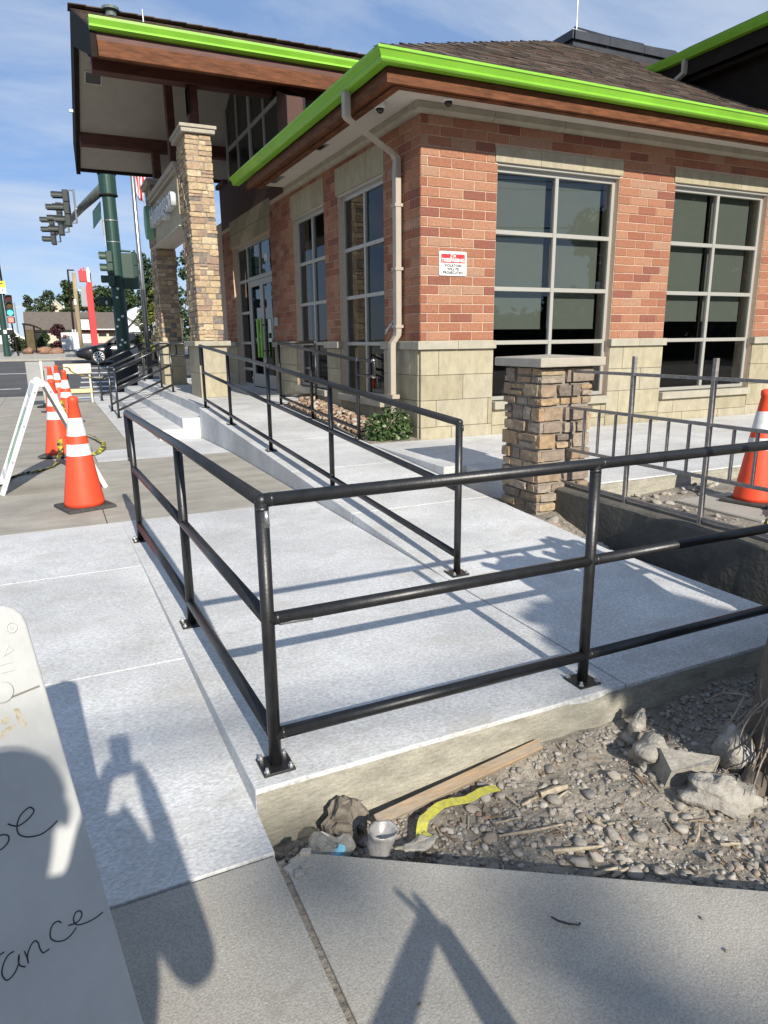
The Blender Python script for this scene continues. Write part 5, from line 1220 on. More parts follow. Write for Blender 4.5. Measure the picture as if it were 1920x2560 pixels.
tr = MB(); bark_tube(tr, [(2.43, 1.37, -.40), (2.45, 1.40, -.1), (2.50, 1.41, .35), (2.56, 1.40, .85), (2.60, 1.40, 1.16)], [.31, .24, .215, .20, .21]); bark_tube(tr, [(3.15, 1.35, -.1), (3.42, 1.28, .6), (3.55, 1.25, 1.35)], [.22, .22, .20], seed=9); bark_tube(tr, [(2.55, 1.42, .1), (2.78, 1.40, .6), (3.0, 1.38, 1.05), (3.06, 1.38, 1.2)], [.17, .17, .16, .15], seed=4)  # the stem out by the trench is unseen, added to shade it
for k in range(7):
    a = 2.4 + .55*k; tr_ = [(2.40 + .20*math.cos(a), 1.38 + .20*math.sin(a), -.16), (2.40 + .30*math.cos(a + .1), 1.38 + .28*math.sin(a + .1), -.24), (2.40 + .46*math.cos(a + .15), 1.38 + .42*math.sin(a + .15), -.34)]; bark_tube(tr, tr_, [.075, .06, .03], 10, seed=k)
build(tr, 'trunk', m_bark, tt, smooth=True)
stub = random.Random(31)  # unseen stubs added on the cut tops to break up their shadow
for bx_, by_, bz_ in ((2.45, 1.40, 1.10), (2.55, 1.40, 1.14), (2.68, 1.40, 1.12), (2.74, 1.40, .95), (2.92, 1.38, 1.1), (3.02, 1.38, 1.18), (3.14, 1.38, 1.15), (2.40, 1.40, .92), (3.45, 1.26, 1.3), (3.62, 1.25, 1.3)):
    a = Vector((bx_, by_, bz_)); d = Vector((stub.uniform(-.5, .5), stub.uniform(-.3, .3), 1)).normalized(); L_s = stub.uniform(.10, .34); r_s = stub.uniform(.018, .05)
    s_ = MB(); bark_tube(s_, [a, a + d*L_s*.5, a + d*L_s + Vector((stub.uniform(-.05, .05), 0, 0))], [r_s*1.2, r_s, r_s*.7], 9, seed=bx_); build(s_, 'shadow_stub', m_bark, tt, smooth=True)
rt = random.Random(8); sho = MB()
for k in range(46):
    a = rt.uniform(2.2, 4.6); z = rt.uniform(.0, .22); p = Vector((2.42 + .22*math.cos(a), 1.40 + .22*math.sin(a), z)); pts = [p]
    d = Vector((math.cos(a)*.3, math.sin(a)*.3, rt.uniform(-.9, .2))).normalized()
    for j in range(4):
        d = (d + Vector((rt.uniform(-.35, .35), rt.uniform(-.35, .35), -.28))).normalized(); pts.append(pts[-1] + d*rt.uniform(.035, .075))
    sho.tube(pts, [.004, .0035, .003, .0024, .0015], 5)
tag(build(sho, 'dry_shoots', M('dry_shoot', (.27, .22, .17), .9, var=.3, scale=40), tt), kind='stuff')
for p0, p1 in (((2.305, 1.657, -.1), (2.40, 1.66, .03)), ((2.20, 1.50, .06), (2.40, 1.52, .05)), ((2.22, 1.60, -.06), (2.36, 1.50, -.1))): build(MB().tube([p0, p1], [.004, .006], 5), 'dry_twig', m_stick, tt)

# ================================================================== PLANTING BED
mul = MB(); rm = random.Random(4)
for k in range(900):
    x = rm.uniform(3.43, 4.01); y = 7.9 + 2.95*rm.random()**1.2; s = rm.uniform(.018, .045); add_rock(mul, x, y, rz(y) + .02 + .10*math.sin((x - 3.4)*5)*rm.random(), s, rm)
tag(build(mul, 'rock_mulch', Mpick('pink_rock_mulch', [((.34, .235, .165), 4), ((.40, .29, .20), 4), ((.28, .19, .135), 3), ((.45, .36, .27), 2), ((.5, .46, .4), 1)], .92, .005, 40, .3, 30), None, smooth=True), 'reddish rock mulch filling the planting bed behind the handrail', 'rock mulch', kind='stuff')
structure(build(MB().prism([(3.37, 7.49, .10), (3.37, 10.95, .10), (3.37, 10.95, rz(10.95) + .02), (3.37, 7.49, rz(7.49) + .0)], (.72, 0, 0)), 'bed_soil', m_dirt))
# ---- foliage helper
def leaf_mat(name, cols, trans=.25):
    m = Mpick(name, cols, .55, 0, 10, .18, 9); return m
def leaves(mb, n, blobs, size, rnd, flat=.35, upbias=.3):
    """small folded leaf faces through the volume of several blobs: (centre, rx, ry, rz)"""
    wts = [b[1]*b[2]*b[3] for b in blobs]; tot = sum(wts)
    for _ in range(n):
        t = rnd.random()*tot
        for b, w in zip(blobs, wts):
            t -= w
            if t <= 0: break
        while True:
            p = Vector((rnd.uniform(-1, 1), rnd.uniform(-1, 1), rnd.uniform(-1, 1)))
            if p.length <= 1 and (p.length > .45 or rnd.random() < .3): break
        c = Vector(b[0]) + Vector((p.x*b[1], p.y*b[2], p.z*b[3])); s = size*rnd.uniform(.55, 1.3)
        d = Vector((rnd.uniform(-1, 1), rnd.uniform(-1, 1), rnd.uniform(-.8, .6))).normalized(); u = (p*.6 + Vector((rnd.uniform(-1, 1), rnd.uniform(-1, 1), rnd.uniform(-.4, 1) + upbias))).normalized(); e = d.cross(u)
        if e.length < .1: continue
        e.normalize(); i = len(mb.v); w_ = s*rnd.uniform(.32, .55); bend = u*s*flat*.5
        mb.v += [tuple(c - d*s*.5), tuple(c + e*w_ - bend*.3), tuple(c + d*s*.5 - bend), tuple(c - e*w_ - bend*.3)]
        mb.f += [[i, i+1, i+2, i+3]]
sb_ = thing('shrub', 'low broadleaf shrub with pale edged leaves at the foot of the downspout', 'shrub', (3.7, 7.72, .22))
rl = random.Random(5); lf = MB(); leaves(lf, 1500, [((3.52, 7.66, .36), .16, .14, .20), ((3.72, 7.68, .42), .18, .16, .22), ((3.88, 7.70, .36), .14, .15, .22), ((3.62, 7.60, .28), .20, .10, .10), ((3.80, 7.60, .28), .18, .10, .10)], .050, rl)
build(lf, 'leaves', leaf_mat('shrub_leaf', [((.045, .085, .025), 5), ((.065, .115, .03), 4), ((.03, .06, .02), 4), ((.22, .25, .14), 1.3), ((.30, .32, .22), .7)]), sb_)
sm_ = MB()
for k in range(16): a = rl.uniform(0, 6.3); sm_.tube([(3.70 + rl.uniform(-.2, .2), 7.68 + rl.uniform(-.06, .06), .2), (3.70 + .3*math.cos(a)*.6, 7.68 + .12*math.sin(a), .5)], [.006, .003], 5)
build(sm_, 'stems', m_stick, sb_)
# ================================================================== STREET BEYOND
def place(x, y): return gz(y)
# big signal pole with mast arm
sp = thing('signal_pole', 'tall dark green traffic signal pole with a long mast arm beside the entrance steps', 'traffic signal', (2.15, 23.4, gz(23.4)))
def Sp(mb, name, mat=m_pole, par=None, **k): return build(mb, name, mat, par or sp, **k)
pb_ = (2.15, 23.4)
Sp(MB().lathe([(.36, -.15), (.36, 1.0), (.30, 1.15), (.21, 1.19)], 24, (*pb_, 0)), 'base_cover', m_black); Sp(MB().lathe([(.20, 1.18), (.20, 4.2), (.185, 6.0), (.17, 9.0), (0.05, 9.05)], 24, (*pb_, 0)), 'pole', smooth=False); Sp(MB().lathe([(.245, 5.62), (.245, 6.25)], 24, (*pb_, 0)), 'arm_clamp'); 
for z in (5.64, 6.22): Sp(MB().lathe([(.262, z - .02), (.262, z + .02)], 24, (*pb_, 0)), 'clamp_band', m_dark)
arm = [(2.02, 23.5, 5.86), (1.60, 27.0, 5.86), (1.30, 31.0, 5.95), (.9, 35.5, 6.05)]; Sp(MB().tube(arm, [.15, .125, .10, .06], 14), 'mast_arm', M('weathered_grey_green_arm', (.17, .19, .17), .45, metal=.4, var=.3, scale=3), smooth=True)
for z in (4.94, 4.34): Sp(MB().lathe([(.208, z - .012), (.208, z + .012)], 20, (*pb_, 0)), 'steel_band', m_galv)
def signal_head(name, lab, x, y, z, face, h=1.05, mat=m_sig, visor=.24, group=None, w=.17, dirn=None, lit=None, lens=True):
    """three section head; face is the unit vector the lenses look along"""
    t = thing(name, lab, 'traffic signal', (x, y, z), 0, group); f = Vector(face).normalized(); s = f.cross(Vector((0, 0, 1))).normalized(); up = Vector((0, 0, 1)); sec = h/3
    for k in range(3):
        c = Vector((x, y, z - h/2 + sec*(2.5 - k))); b = MB(); b.obox(c, f*.09, s*w, up*(sec/2 - .004)); build(b, 'section', mat, t, bevel=.015)
        rings = []
        for q, (dd, r_) in enumerate(((.09, .145), (.09 + visor, .150))):
            rings.append([c + f*dd + (s*math.cos(a*math.pi/8) + up*math.sin(a*math.pi/8))*r_ - (up*0) for a in range(-1, 10)])
        v = MB(); v.loft(rings, caps=False, closed=False); build(v, 'visor', mat, t, smooth=True)
        ln = MB(); ln.tube([c + f*.088, c + f*.10], .125, 16); build(ln, 'lens', (Mlamp('lit_green_lens', (.05, .95, .62), 2.6) if lit == k else M('dark_lens_' + 'rag'[k], [(.09, .012, .01), (.10, .05, .01), (.01, .05, .035)][k], .3)), t)
    return t
m_visor = m_sig
for k, (x, y, z) in enumerate(((1.15, 27.4, 5.86), (1.0, 30.6, 5.98), (.78, 34.4, 6.08))):
    signal_head('traffic_light', ['dark three lens signal head on the mast arm, nearest the green pole', 'dark three lens signal head in the middle of the mast arm', 'dark three lens signal head at the far end of the mast arm'][k], x, y, z, (-.98, .18, 0), 1.15, visor=.36, group='traffic lights on the mast arm')
    ax_ = [1.55, 1.33, 1.0][k]
    brk = MB().tube([(x + .26, y, z + .62), (x + .26, y, z - .45)], .035, 8); brk.tube([(x + .05, y, z + .58), (x + .26, y, z + .58)], .02, 6); brk.tube([(x + .05, y, z - .45), (x + .26, y, z - .45)], .02, 6); brk.tube([(x + .26, y, z), (ax_, y, z - .03)], .04, 8); build(brk, 'signal_bracket', m_galv, sp)
sgn = MB().prism([(1.93, 23.9, 5.55), (1.78, 25.1, 5.45), (1.76, 25.2, 4.95), (1.92, 23.95, 5.1)], (.02, .003, 0)); Sp(sgn, 'street_name_plate', M('green_plate_back', (.05, .16, .12), .5))
Sp(MB().box(1.905, 1.93, 23.32, 23.44, 4.55, 5.0), 'plate', M('tan_plate', (.42, .33, .20), .6)); Sp(MB().box(1.915, 1.93, 23.34, 23.44, 4.22, 4.545), 'plate', M('pale_plate', (.55, .55, .52), .6))
signal_head('traffic_light', 'green three lens signal head strapped to the big green pole, facing left', 1.98, 23.16, 3.56, (-1, .15, 0), 1.0, m_siggr, .2)
signal_head('traffic_light', 'dark green signal head with tall backplate facing away beside the big green pole', 2.62, 23.4, 3.52, (.35, .94, 0), 1.0, m_siggr, .2)
Sp(MB().box(2.30, 2.72, 23.30, 23.34, 3.0, 4.04), 'backplate', m_siggr); Sp(MB().tube([(2.2, 23.4, 4.12), (2.62, 23.4, 4.10)], .03, 8), 'bracket', m_siggr)
Sp(MB().box(1.55, 1.98, 23.52, 23.58, 2.50, 2.78), 'walk_signal_back', m_siggr, bevel=.03); Sp(MB().box(1.77, 1.82, 23.515, 23.52, 2.56, 2.66), 'sticker', m_whitep)
Sp(MB().box(2.30, 2.55, 23.16, 23.28, .85, 1.28), 'push_button_box', M('grey_box', (.30, .31, .30), .6), bevel=.02)
for k, (z, a) in enumerate(((1.35, 4.2), (1.5, 4.5), (2.1, 4.3), (2.2, 4.9), (1.9, 4.0), (3.0, 4.6), (1.42, 4.9), (2.75, 4.4))):
    Sp(MB().obox((pb_[0] + .203*math.cos(a), pb_[1] + .203*math.sin(a), z), (.035*math.sin(a), -.035*math.cos(a), 0), (0, 0, .03), (.003*math.cos(a), .003*math.sin(a), 0)), 'paper_scrap', m_whitep)

# flagpole with hanging flag
fl_ = thing('flagpole', 'silver flagpole with a limp red and white striped flag between signal pole and column', 'flagpole', (2.95, 23.9, -.05))
build(MB().tube([(2.93, 23.9, -.05), (2.93, 23.9, 3.3), (2.93, 23.9, 10.0)], [.085, .075, .05], 14), 'pole', M('brushed_aluminium', (.42, .41, .40), .28, metal=.85), fl_, smooth=True)
fg_ = MB(); NF = 14
for i in range(NF + 1):
    for j in range(12):
        u = i/NF; v = j/11; fg_.v.append((2.99 + .42*v*(.75 + .25*math.sin(u*5)) - .22*max(0, .5 - u)*(v < .5), 23.86 + .10*math.sin(v*9 + u*4), 7.3 - 1.55*u - .18*v))
for i in range(NF):
    for j in range(11): fg_.f.append([i*12 + j, i*12 + j + 1, (i+1)*12 + j + 1, (i+1)*12 + j])
mst, N, L_, B_ = _mat('red_white_stripes'); g_ = N.new('ShaderNodeTexWave'); g_.wave_type = 'BANDS'; g_.bands_direction = 'X'; g_.inputs['Scale'].default_value = 3.4; g_.inputs['Distortion'].default_value = 1.5; gg = N.new('ShaderNodeNewGeometry'); L_.new(gg.outputs['Position'], g_.inputs['Vector']); rr_ = N.new('ShaderNodeValToRGB'); rr_.color_ramp.interpolation = 'CONSTANT'; rr_.color_ramp.elements[0].color = (.55, .02, .035, 1); rr_.color_ramp.elements[1].position = .5; rr_.color_ramp.elements[1].color = (.75, .75, .75, 1); L_.new(g_.outputs['Fac'], rr_.inputs[0]); L_.new(rr_.outputs[0], B_.inputs['Base Color'])
fo = build(fg_, 'flag', mst, None, smooth=True); so = fo.modifiers.new('thick', 'SOLIDIFY'); so.thickness = .006; tag(fo, 'limp red and white striped flag hanging on the silver pole', 'flag')

# red pylon sign
py_ = thing('pylon_sign', 'tall red pylon sign with a white topped box across the street', 'sign', (2.72, 47.0, gz(47)))
build(MB().box(2.50, 2.86, 46.9, 47.3, 1.0, 4.55), 'post', m_red, py_, bevel=.02); build(MB().prism([(2.50, 46.92, 4.551), (2.86, 46.92, 4.551), (2.90, 46.92, 4.95), (2.58, 46.92, 4.95)], (0, .38, 0)), 'post_top', m_red, py_)
build(MB().box(2.18, 2.50, 46.95, 47.25, 3.55, 4.70), 'menu_panel', M('dull_grey_panel', (.28, .29, .30), .5), py_); build(MB().box(2.20, 2.62, 46.9, 47.3, 4.97, 5.62), 'sign_box', m_red, py_, bevel=.02); build(MB().box(2.621, 2.80, 46.9, 47.3, 4.97, 5.66), 'sign_side', m_whitep, py_); build(MB().box(2.801, 2.86, 46.95, 47.25, 5.0, 5.5), 'sign_edge', m_dark, py_)
for x, z in ((2.3, 5.65), (2.45, 5.70), (2.68, 5.70)): build(MB().box(x, x + .10, 46.95, 47.05, z - .03, z + .09), 'sign_ornament', m_red if x < 2.6 else m_whitep, py_)
# wooden pole stub, street lamp
wp = thing('wooden_pole', 'bare weathered wooden utility pole stub leaning beside the red pylon', 'pole', (1.76, 45, gz(45))); build(MB().tube([(1.77, 45, .95), (1.80, 45, 3.0), (1.84, 45, 5.3)], [.16, .13, .10], 10), 'pole', M('weathered_pole', (.36, .28, .17), .9, var=.3, scale=6, stretch=(1, 1, .15)), wp, smooth=True); build(MB().box(1.68, 1.80, 44.85, 44.9, 3.55, 3.85), 'meter_box', m_whitep, wp); build(MB().box(1.98, 2.12, 44.9, 45, 4.32, 4.37), 'pole_bracket', m_whitep, wp)
sl_ = thing('street_lamp', 'thin dark street lamp with a short arm behind the wooden pole stub', 'street lamp', (1.55, 46, gz(46))); build(MB().tube([(1.52, 46, 1.0), (1.58, 46, 5.55)], [.07, .045], 8), 'pole', m_dark, sl_); build(MB().box(1.56, 1.92, 45.95, 46.1, 5.50, 5.56), 'lamp_arm', m_dark, sl_)
# corner pole at the left with lit green signal
lp = thing('corner_signal_pole', 'green signal pole at the far left with yellow and white signs', 'traffic signal', (-1.82, 40, gz(40)))
build(MB().lathe([(.17, .7), (.15, 1.2), (.13, 3.8), (.11, 7.5)], 16, (-1.84, 40, 0)), 'pole', m_pole, lp); build(MB().tube([(-1.62, 40.2, 3.0), (-1.72, 40.2, 7.4)], .05, 8), 'slim_pole', m_dark, lp)
ysg = MB().box(-2.1, -1.50, 39.78, 39.81, 4.08, 4.38); yo = build(ysg, 'yellow_sign', m_yellow, lp); ar = MB().prism([(-1.76, 39.77, 4.18), (-1.73, 39.77, 4.18), (-1.73, 39.77, 4.24), (-1.66, 39.77, 4.24), (-1.66, 39.77, 4.21), (-1.60, 39.77, 4.26), (-1.66, 39.77, 4.31), (-1.66, 39.77, 4.28), (-1.76, 39.77, 4.27)], (0, .006, 0)); build(ar, 'arrow', m_ink, yo)
wsg = MB().box(-2.1, -1.50, 39.78, 39.81, 3.80, 4.07); wo = build(wsg, 'white_sign', m_whitep, lp); ar = MB().tube([(-1.66, 39.77, 3.84), (-1.64, 39.77, 3.93), (-1.60, 39.77, 3.85)], .012, 5); ar.tube([(-1.64, 39.77, 3.93), (-1.645, 39.77, 4.0)], .016, 5); ar.box(-1.95, -1.78, 39.775, 39.782, 3.92, 3.94); build(ar, 'walker_symbol', m_ink, wo)
signal_head('traffic_light', 'small signal head at the far left showing a lit green light', -1.46, 39.7, 3.23, (.12, -.99, 0), 1.0, m_sig, .14, lit=2)
ps = thing('walk_signal', 'pedestrian signal box showing a red orange hand at the far left', 'traffic signal', (-1.45, 39.7, 2.54)); build(MB().box(-1.60, -1.28, 39.65, 39.85, 2.40, 2.70), 'housing', m_sig, ps, bevel=.03); build(MB().box(-1.56, -1.34, 39.638, 39.648, 2.44, 2.66), 'hand_symbol', Mlamp('red_hand_light', (.95, .16, .12), .9), ps, bevel=.004)
build(MB().box(-1.86, -1.72, 39.82, 39.85, 1.9, 2.08), 'button_plate', m_whitep, lp); build(MB().tube([(-1.36, 40.1, .8), (-1.46, 40.1, 2.4)], .035, 8), 'short_post', m_dark, lp)

# low house, gable house, white house
KH = 1.25
def HP(x, z, k=KH): return (x*k, 62*k, 1.43 + (z - 1.43)*k)
h1 = thing('house', 'low house with a wide brown roof and cream walls across the street', 'house', (2.6, 78, 1.4))
yb_ = 62*KH
def hz(z): return 1.43 + (z - 1.43)*KH
m_hroof = M('brown_house_roof', (.155, .125, .10), .95, var=.22, scale=3, stretch=(1, 1, 3)); m_cream = M('cream_siding', (.56, .50, .38), .85, var=.08, scale=2); m_redb = M('dull_red_brick', (.26, .09, .065), .9)
build(MB().box(-1.2*KH, 10, yb_ + .6, yb_ + 7, .8, hz(2.45)), 'wall', m_cream, h1); build(MB().prism([(-1.45*KH, yb_, hz(2.50)), (-1.45*KH, yb_ + 4, hz(3.92)), (-1.45*KH, yb_ + 8, hz(2.50)), (-1.45*KH, yb_ + 8, hz(2.44)), (-1.45*KH, yb_, hz(2.44))], (12, 0, 0)), 'roof', m_hroof, h1)
build(MB().box(2.55*KH, 3.25*KH, yb_ - .15, yb_ + 2, hz(2.44), hz(3.38)), 'dormer', m_whitep, h1); build(MB().prism([(2.45*KH, yb_ - .4, hz(3.38)), (2.45*KH, yb_ + 2.6, hz(3.55)), (2.45*KH, yb_ + 2.6, hz(3.45)), (2.45*KH, yb_ - .4, hz(3.33))], (.95*KH, 0, 0)), 'dormer_roof', m_hroof, h1)
build(MB().box(2.2*KH, 8, yb_ + .45, yb_ + .6, hz(2.2), hz(2.42)), 'brick_band', m_redb, h1); build(MB().box(2.3*KH, 6.0*KH, yb_ - .05, yb_ + .0, hz(2.42), hz(2.5)), 'gutter', m_whitep, h1); build(MB().box(2.6*KH, 3.2*KH, yb_ + .42, yb_ + .59, 1.2, hz(2.1)), 'door', m_whitep, h1); build(MB().box(3.9*KH, 4.5*KH, yb_ + .5, yb_ + .59, hz(1.95), hz(2.15)), 'window', m_inter, h1); build(MB().box(4.7*KH, 5.2*KH, yb_ + .5, yb_ + .59, hz(1.95), hz(2.15)), 'window', m_inter, h1)
build(MB().box(-1.1*KH, .1*KH, yb_ + .45, yb_ + .59, 1.3, hz(2.3)), 'porch_opening', m_inter, h1); build(MB().box(.1*KH, .25*KH, yb_ + 3, yb_ + 3.4, hz(3.6), hz(4.4)), 'flue_pipe', m_whitep, h1) if False else None
h2 = thing('house', 'pale gable end of a house showing above the brown roof', 'house', (1.2, 93, 1.4)); y2_ = 93; kk = 93/62
def gz2(x, z): return (x*kk, y2_, 1.43 + (z - 1.43)*kk)
build(MB().prism([gz2(.42, 1.4), gz2(1.50, 1.4), gz2(1.50, 4.12), gz2(.96, 4.62), gz2(.42, 4.02)], (0, 6, 0)), 'wall', m_cream, h2)
for a, b in (((.36, 3.95), (.96, 4.70)), ((.96, 4.70), (1.58, 4.08))): build(MB().prism([gz2(*a), gz2(*b), gz2(b[0], b[1] + .09), gz2(a[0], a[1] + .09)], (0, 6.4, 0)), 'roof', m_whitep if False else m_hroof, h2); build(MB().prism([(gz2(*p)[0], y2_ - .15, gz2(*p)[2]) for p in (a, b)] + [(gz2(b[0], b[1] - .07)[0], y2_ - .15, gz2(b[0], b[1] - .07)[2]), (gz2(a[0], a[1] - .07)[0], y2_ - .15, gz2(a[0], a[1] - .07)[2])], (0, .1, 0)), 'barge_board', m_whitep, h2)
build(MB().tube([gz2(1.56, 3.9), gz2(1.54, 4.55)], .07, 6), 'flue_pipe', m_whitep, h2)
h3 = thing('house', 'white gabled wall behind the flagpole', 'house', (6.2, 60, 1.4)); build(MB().prism([(5.75, 60, 1), (7.6, 60, 1), (7.6, 60, 3.5), (6.75, 60, 4.15), (5.75, 60, 3.45)], (0, 5, 0)), 'wall', M('bright_white_siding', (.72, .72, .72), .8), h3)
for a, b in (((5.9, 3.4), (7.3, 2.4)), ((5.9, 2.5), (7.2, 3.9))): build(MB().tube([(a[0], 59.8, a[1]), (b[0], 59.8, b[1])], .04, 5), 'cable', m_dark, h3)

# utility cabinet with print, boulders, bus shelter
cb = thing('utility_cabinet', 'white printed utility cabinet in front of the purple shrub', 'cabinet', (1.2, 43, gz(43))); build(MB().box(.76, 1.64, 43.0, 43.5, 1.06, 1.98), 'body', m_whitep, cb, bevel=.02); build(MB().box(.84, 1.02, 42.985, 42.997, 1.66, 1.86), 'red_logo', m_redb, cb)
pm = M('grey_print', (.62, .64, .66), .6, col2=(.34, .37, .40), scale=7); build(MB().box(.80, 1.60, 42.990, 42.998, 1.10, 1.62), 'print', pm, cb)
for x in (1.38, 1.52): build(MB().tube([(x, 43.3, 1.9), (x, 43.3, 2.15)], .04, 6), 'vent_pipe', m_whitep, cb)
m_boul = M('red_sandstone', (.30, .17, .11), .95, var=.3, scale=4, bump=.02, bscale=8)
for x, sx, sz, sd, lab in ((-.12, .42, .26, 31, 'reddish boulder at the kerb, left one of the pair beside the cabinet'), (.42, .40, .20, 32, 'reddish boulder at the kerb, right one of the pair beside the cabinet'), (-.92, .26, .20, 33, 'dark small boulder under the bus shelter post')):
    o = big_rock(x, 41.5, gz(41.5) + .12, sx, .35, sz, sd, lab, .3*sd, 'boulder', .5, m_boul)
bs = thing('bus_shelter', 'dark bus shelter with amber glass across the street at the left', 'bus shelter', (-.7, 42, gz(42))); build(MB().tube([(-.98, 42, .9), (-.98, 42, 2.35)], .04, 6), 'post', m_dark, bs); build(MB().tube([(-.52, 42, .9), (-.52, 42, 2.35)], .04, 6), 'post', m_dark, bs); build(MB().box(-.95, -.56, 42, 42.03, 1.05, 2.1), 'glass_panel', M('amber_dark_glass', (.10, .075, .03), .3, var=.3, scale=5), bs)
rf_ = MB(); rf_.loft([[(-1.05 + .9*k/6, 41.7 + d, 2.45 - .28*(k/6)**2) for k in range(7)] + [(-1.05 + .9*(6-k)/6, 41.7 + d, 2.38 - .28*((6-k)/6)**2) for k in range(7)] for d in (0, 1.4)]); build(rf_, 'roof', m_dark, bs)
# parked/low clutter far left: pale van shapes read only as light boxes
vn = thing('parked_van', 'pale van parked far off behind the left signal pole', 'van', (-2.4, 60, 1.3)); build(MB().prism([(-4.6, 60, 1.35), (-1.35, 60, 1.35), (-1.3, 60, 1.85), (-1.75, 60, 1.95), (-2.1, 60, 2.5), (-4.6, 60, 2.6)], (0, 1.9, 0)), 'body', m_whitep, vn, bevel=.08, seg=2); build(MB().prism([(-4.2, 59.98, 2.05), (-1.95, 59.98, 2.02), (-2.2, 59.98, 2.42), (-4.2, 59.98, 2.46)], (0, .01, 0)), 'window', m_inter, vn)
for x in (-4.0, -1.9): build(MB().tube([(x, 59.9, 1.6), (x, 60.1, 1.6)], .3, 14), 'wheel', m_black, vn)

# ------------------------------------------------------------------ black car crossing behind the steps
def make_car(x0, y, z):
    t = thing('parked_car', 'black low sedan crossing behind the entrance steps', 'car', (x0 + 2.3, y, z)); m_cp = M('black_car_paint', (.012, .012, .014), .25, spec=.4, coat=.3); m_cg = M('dark_car_glass', (.02, .022, .025), .06)
    prof = [(0.0, .42, .62, .50), (.12, .30, .68, .74), (.5, .20, .76, .84), (1.1, .18, .88, .88), (1.55, .18, .95, .90), (2.4, .18, .98, .91), (3.4, .18, 1.0, .90), (4.1, .22, 1.0, .86), (4.6, .32, .96, .76), (4.72, .45, .86, .62)]
    rings = []
    for px_, zl_, zh_, hw in prof:
        rings.append([(x0 + px_, y + a*hw, z + b) for a, b in ((-.90, zl_), (-1.0, zl_ + .12), (-1.0, (zl_ + zh_)/2 + .05), (-.93, zh_ - .06), (-.75, zh_), (.75, zh_), (.93, zh_ - .06), (1.0, (zl_ + zh_)/2 + .05), (1.0, zl_ + .12), (.90, zl_))])
    b = MB().loft(rings); build(b, 'body', m_cp, t, bevel=.02, smooth=True)
    cab = [(1.35, .93, .93, .80), (2.05, .96, 1.34, .66), (2.6, .97, 1.43, .62), (3.2, .98, 1.40, .62), (4.25, .97, 1.02, .70)]
    r2 = [[(x0 + px_, y + a*hw, z + zz) for a, zz in ((-1.2, zl_), (-1.0, zh_ - .04), (-.85, zh_), (.85, zh_), (1.0, zh_ - .04), (1.2, zl_))] for px_, zl_, zh_, hw in cab]
    build(MB().loft(r2), 'cabin', m_cp, t, smooth=False)
    wnd = MB().prism([(x0 + 1.72, y - .80, z + 1.0), (x0 + 2.14, y - .70, z + 1.27), (x0 + 2.62, y - .68, z + 1.35), (x0 + 2.72, y - .80, z + 1.0)], (0, -.02, 0)); build(wnd, 'side_window', m_cg, t); wnd = MB().prism([(x0 + 2.80, y - .80, z + 1.0), (x0 + 2.70, y - .68, z + 1.35), (x0 + 3.2, y - .68, z + 1.33), (x0 + 3.75, y - .78, z + 1.05)], (0, -.02, 0)); build(wnd, 'side_window', m_cg, t)
    ws_ = MB().prism([(x0 + 1.42, y - .72, z + .96), (x0 + 2.0, y - .58, z + 1.32), (x0 + 2.0, y + .58, z + 1.32), (x0 + 1.42, y + .72, z + .96)], (-.012, 0, .018)); build(ws_, 'windscreen', M('dim_windscreen', (.10, .11, .12), .12), t)
    for px_ in (.95, 3.75):
        w = MB().tube([(x0 + px_, y - .93, z + .335), (x0 + px_, y - .72, z + .335)], .335, 28); wo = build(w, 'wheel', m_black, t, bevel=.02); rm_ = MB().tube([(x0 + px_, y - .942, z + .335), (x0 + px_, y - .931, z + .335)], .235, 24); build(rm_, 'rim', m_dark, wo)
        for k in range(10):
            a = k*math.pi/5; d = Vector((math.cos(a), 0, math.sin(a))); s_ = Vector((-math.sin(a), 0, math.cos(a))); c = Vector((x0 + px_, y - .95, z + .335)); build(MB().obox(c + d*.13, d*.10, s_*.024, (0, .012, 0)), 'spoke', m_whitep, wo)
        build(MB().tube([(x0 + px_ + .225*math.cos(a), y - .95, z + .335 + .225*math.sin(a)) for a in [k*math.pi/12 for k in range(25)]], .016, 6), 'rim_edge', m_whitep, wo)
    build(MB().obox((x0 + .20, y - .70, z + .66), (.13, .06, .0), (.0, .04, .0), (0, .0, .035)), 'headlight', M('clear_headlight', (.55, .56, .58), .1), t); build(MB().obox((x0 + .62, y - .856, z + .62), (.03, 0, 0), (0, .004, 0), (0, 0, .02)), 'side_marker', m_whitep, t)
    build(MB().ball((x0 + 1.78, y - .96, z + 1.02), .11, .07, .07, 10, 6), 'mirror', m_cp, t, smooth=True); build(MB().box(x0 + 2.35, x0 + 2.55, y - .925, y - .905, z + .80, z + .83), 'door_handle', m_galv, t)
    return t
make_car(1.12, 35.4, gz(35.4) - .05)

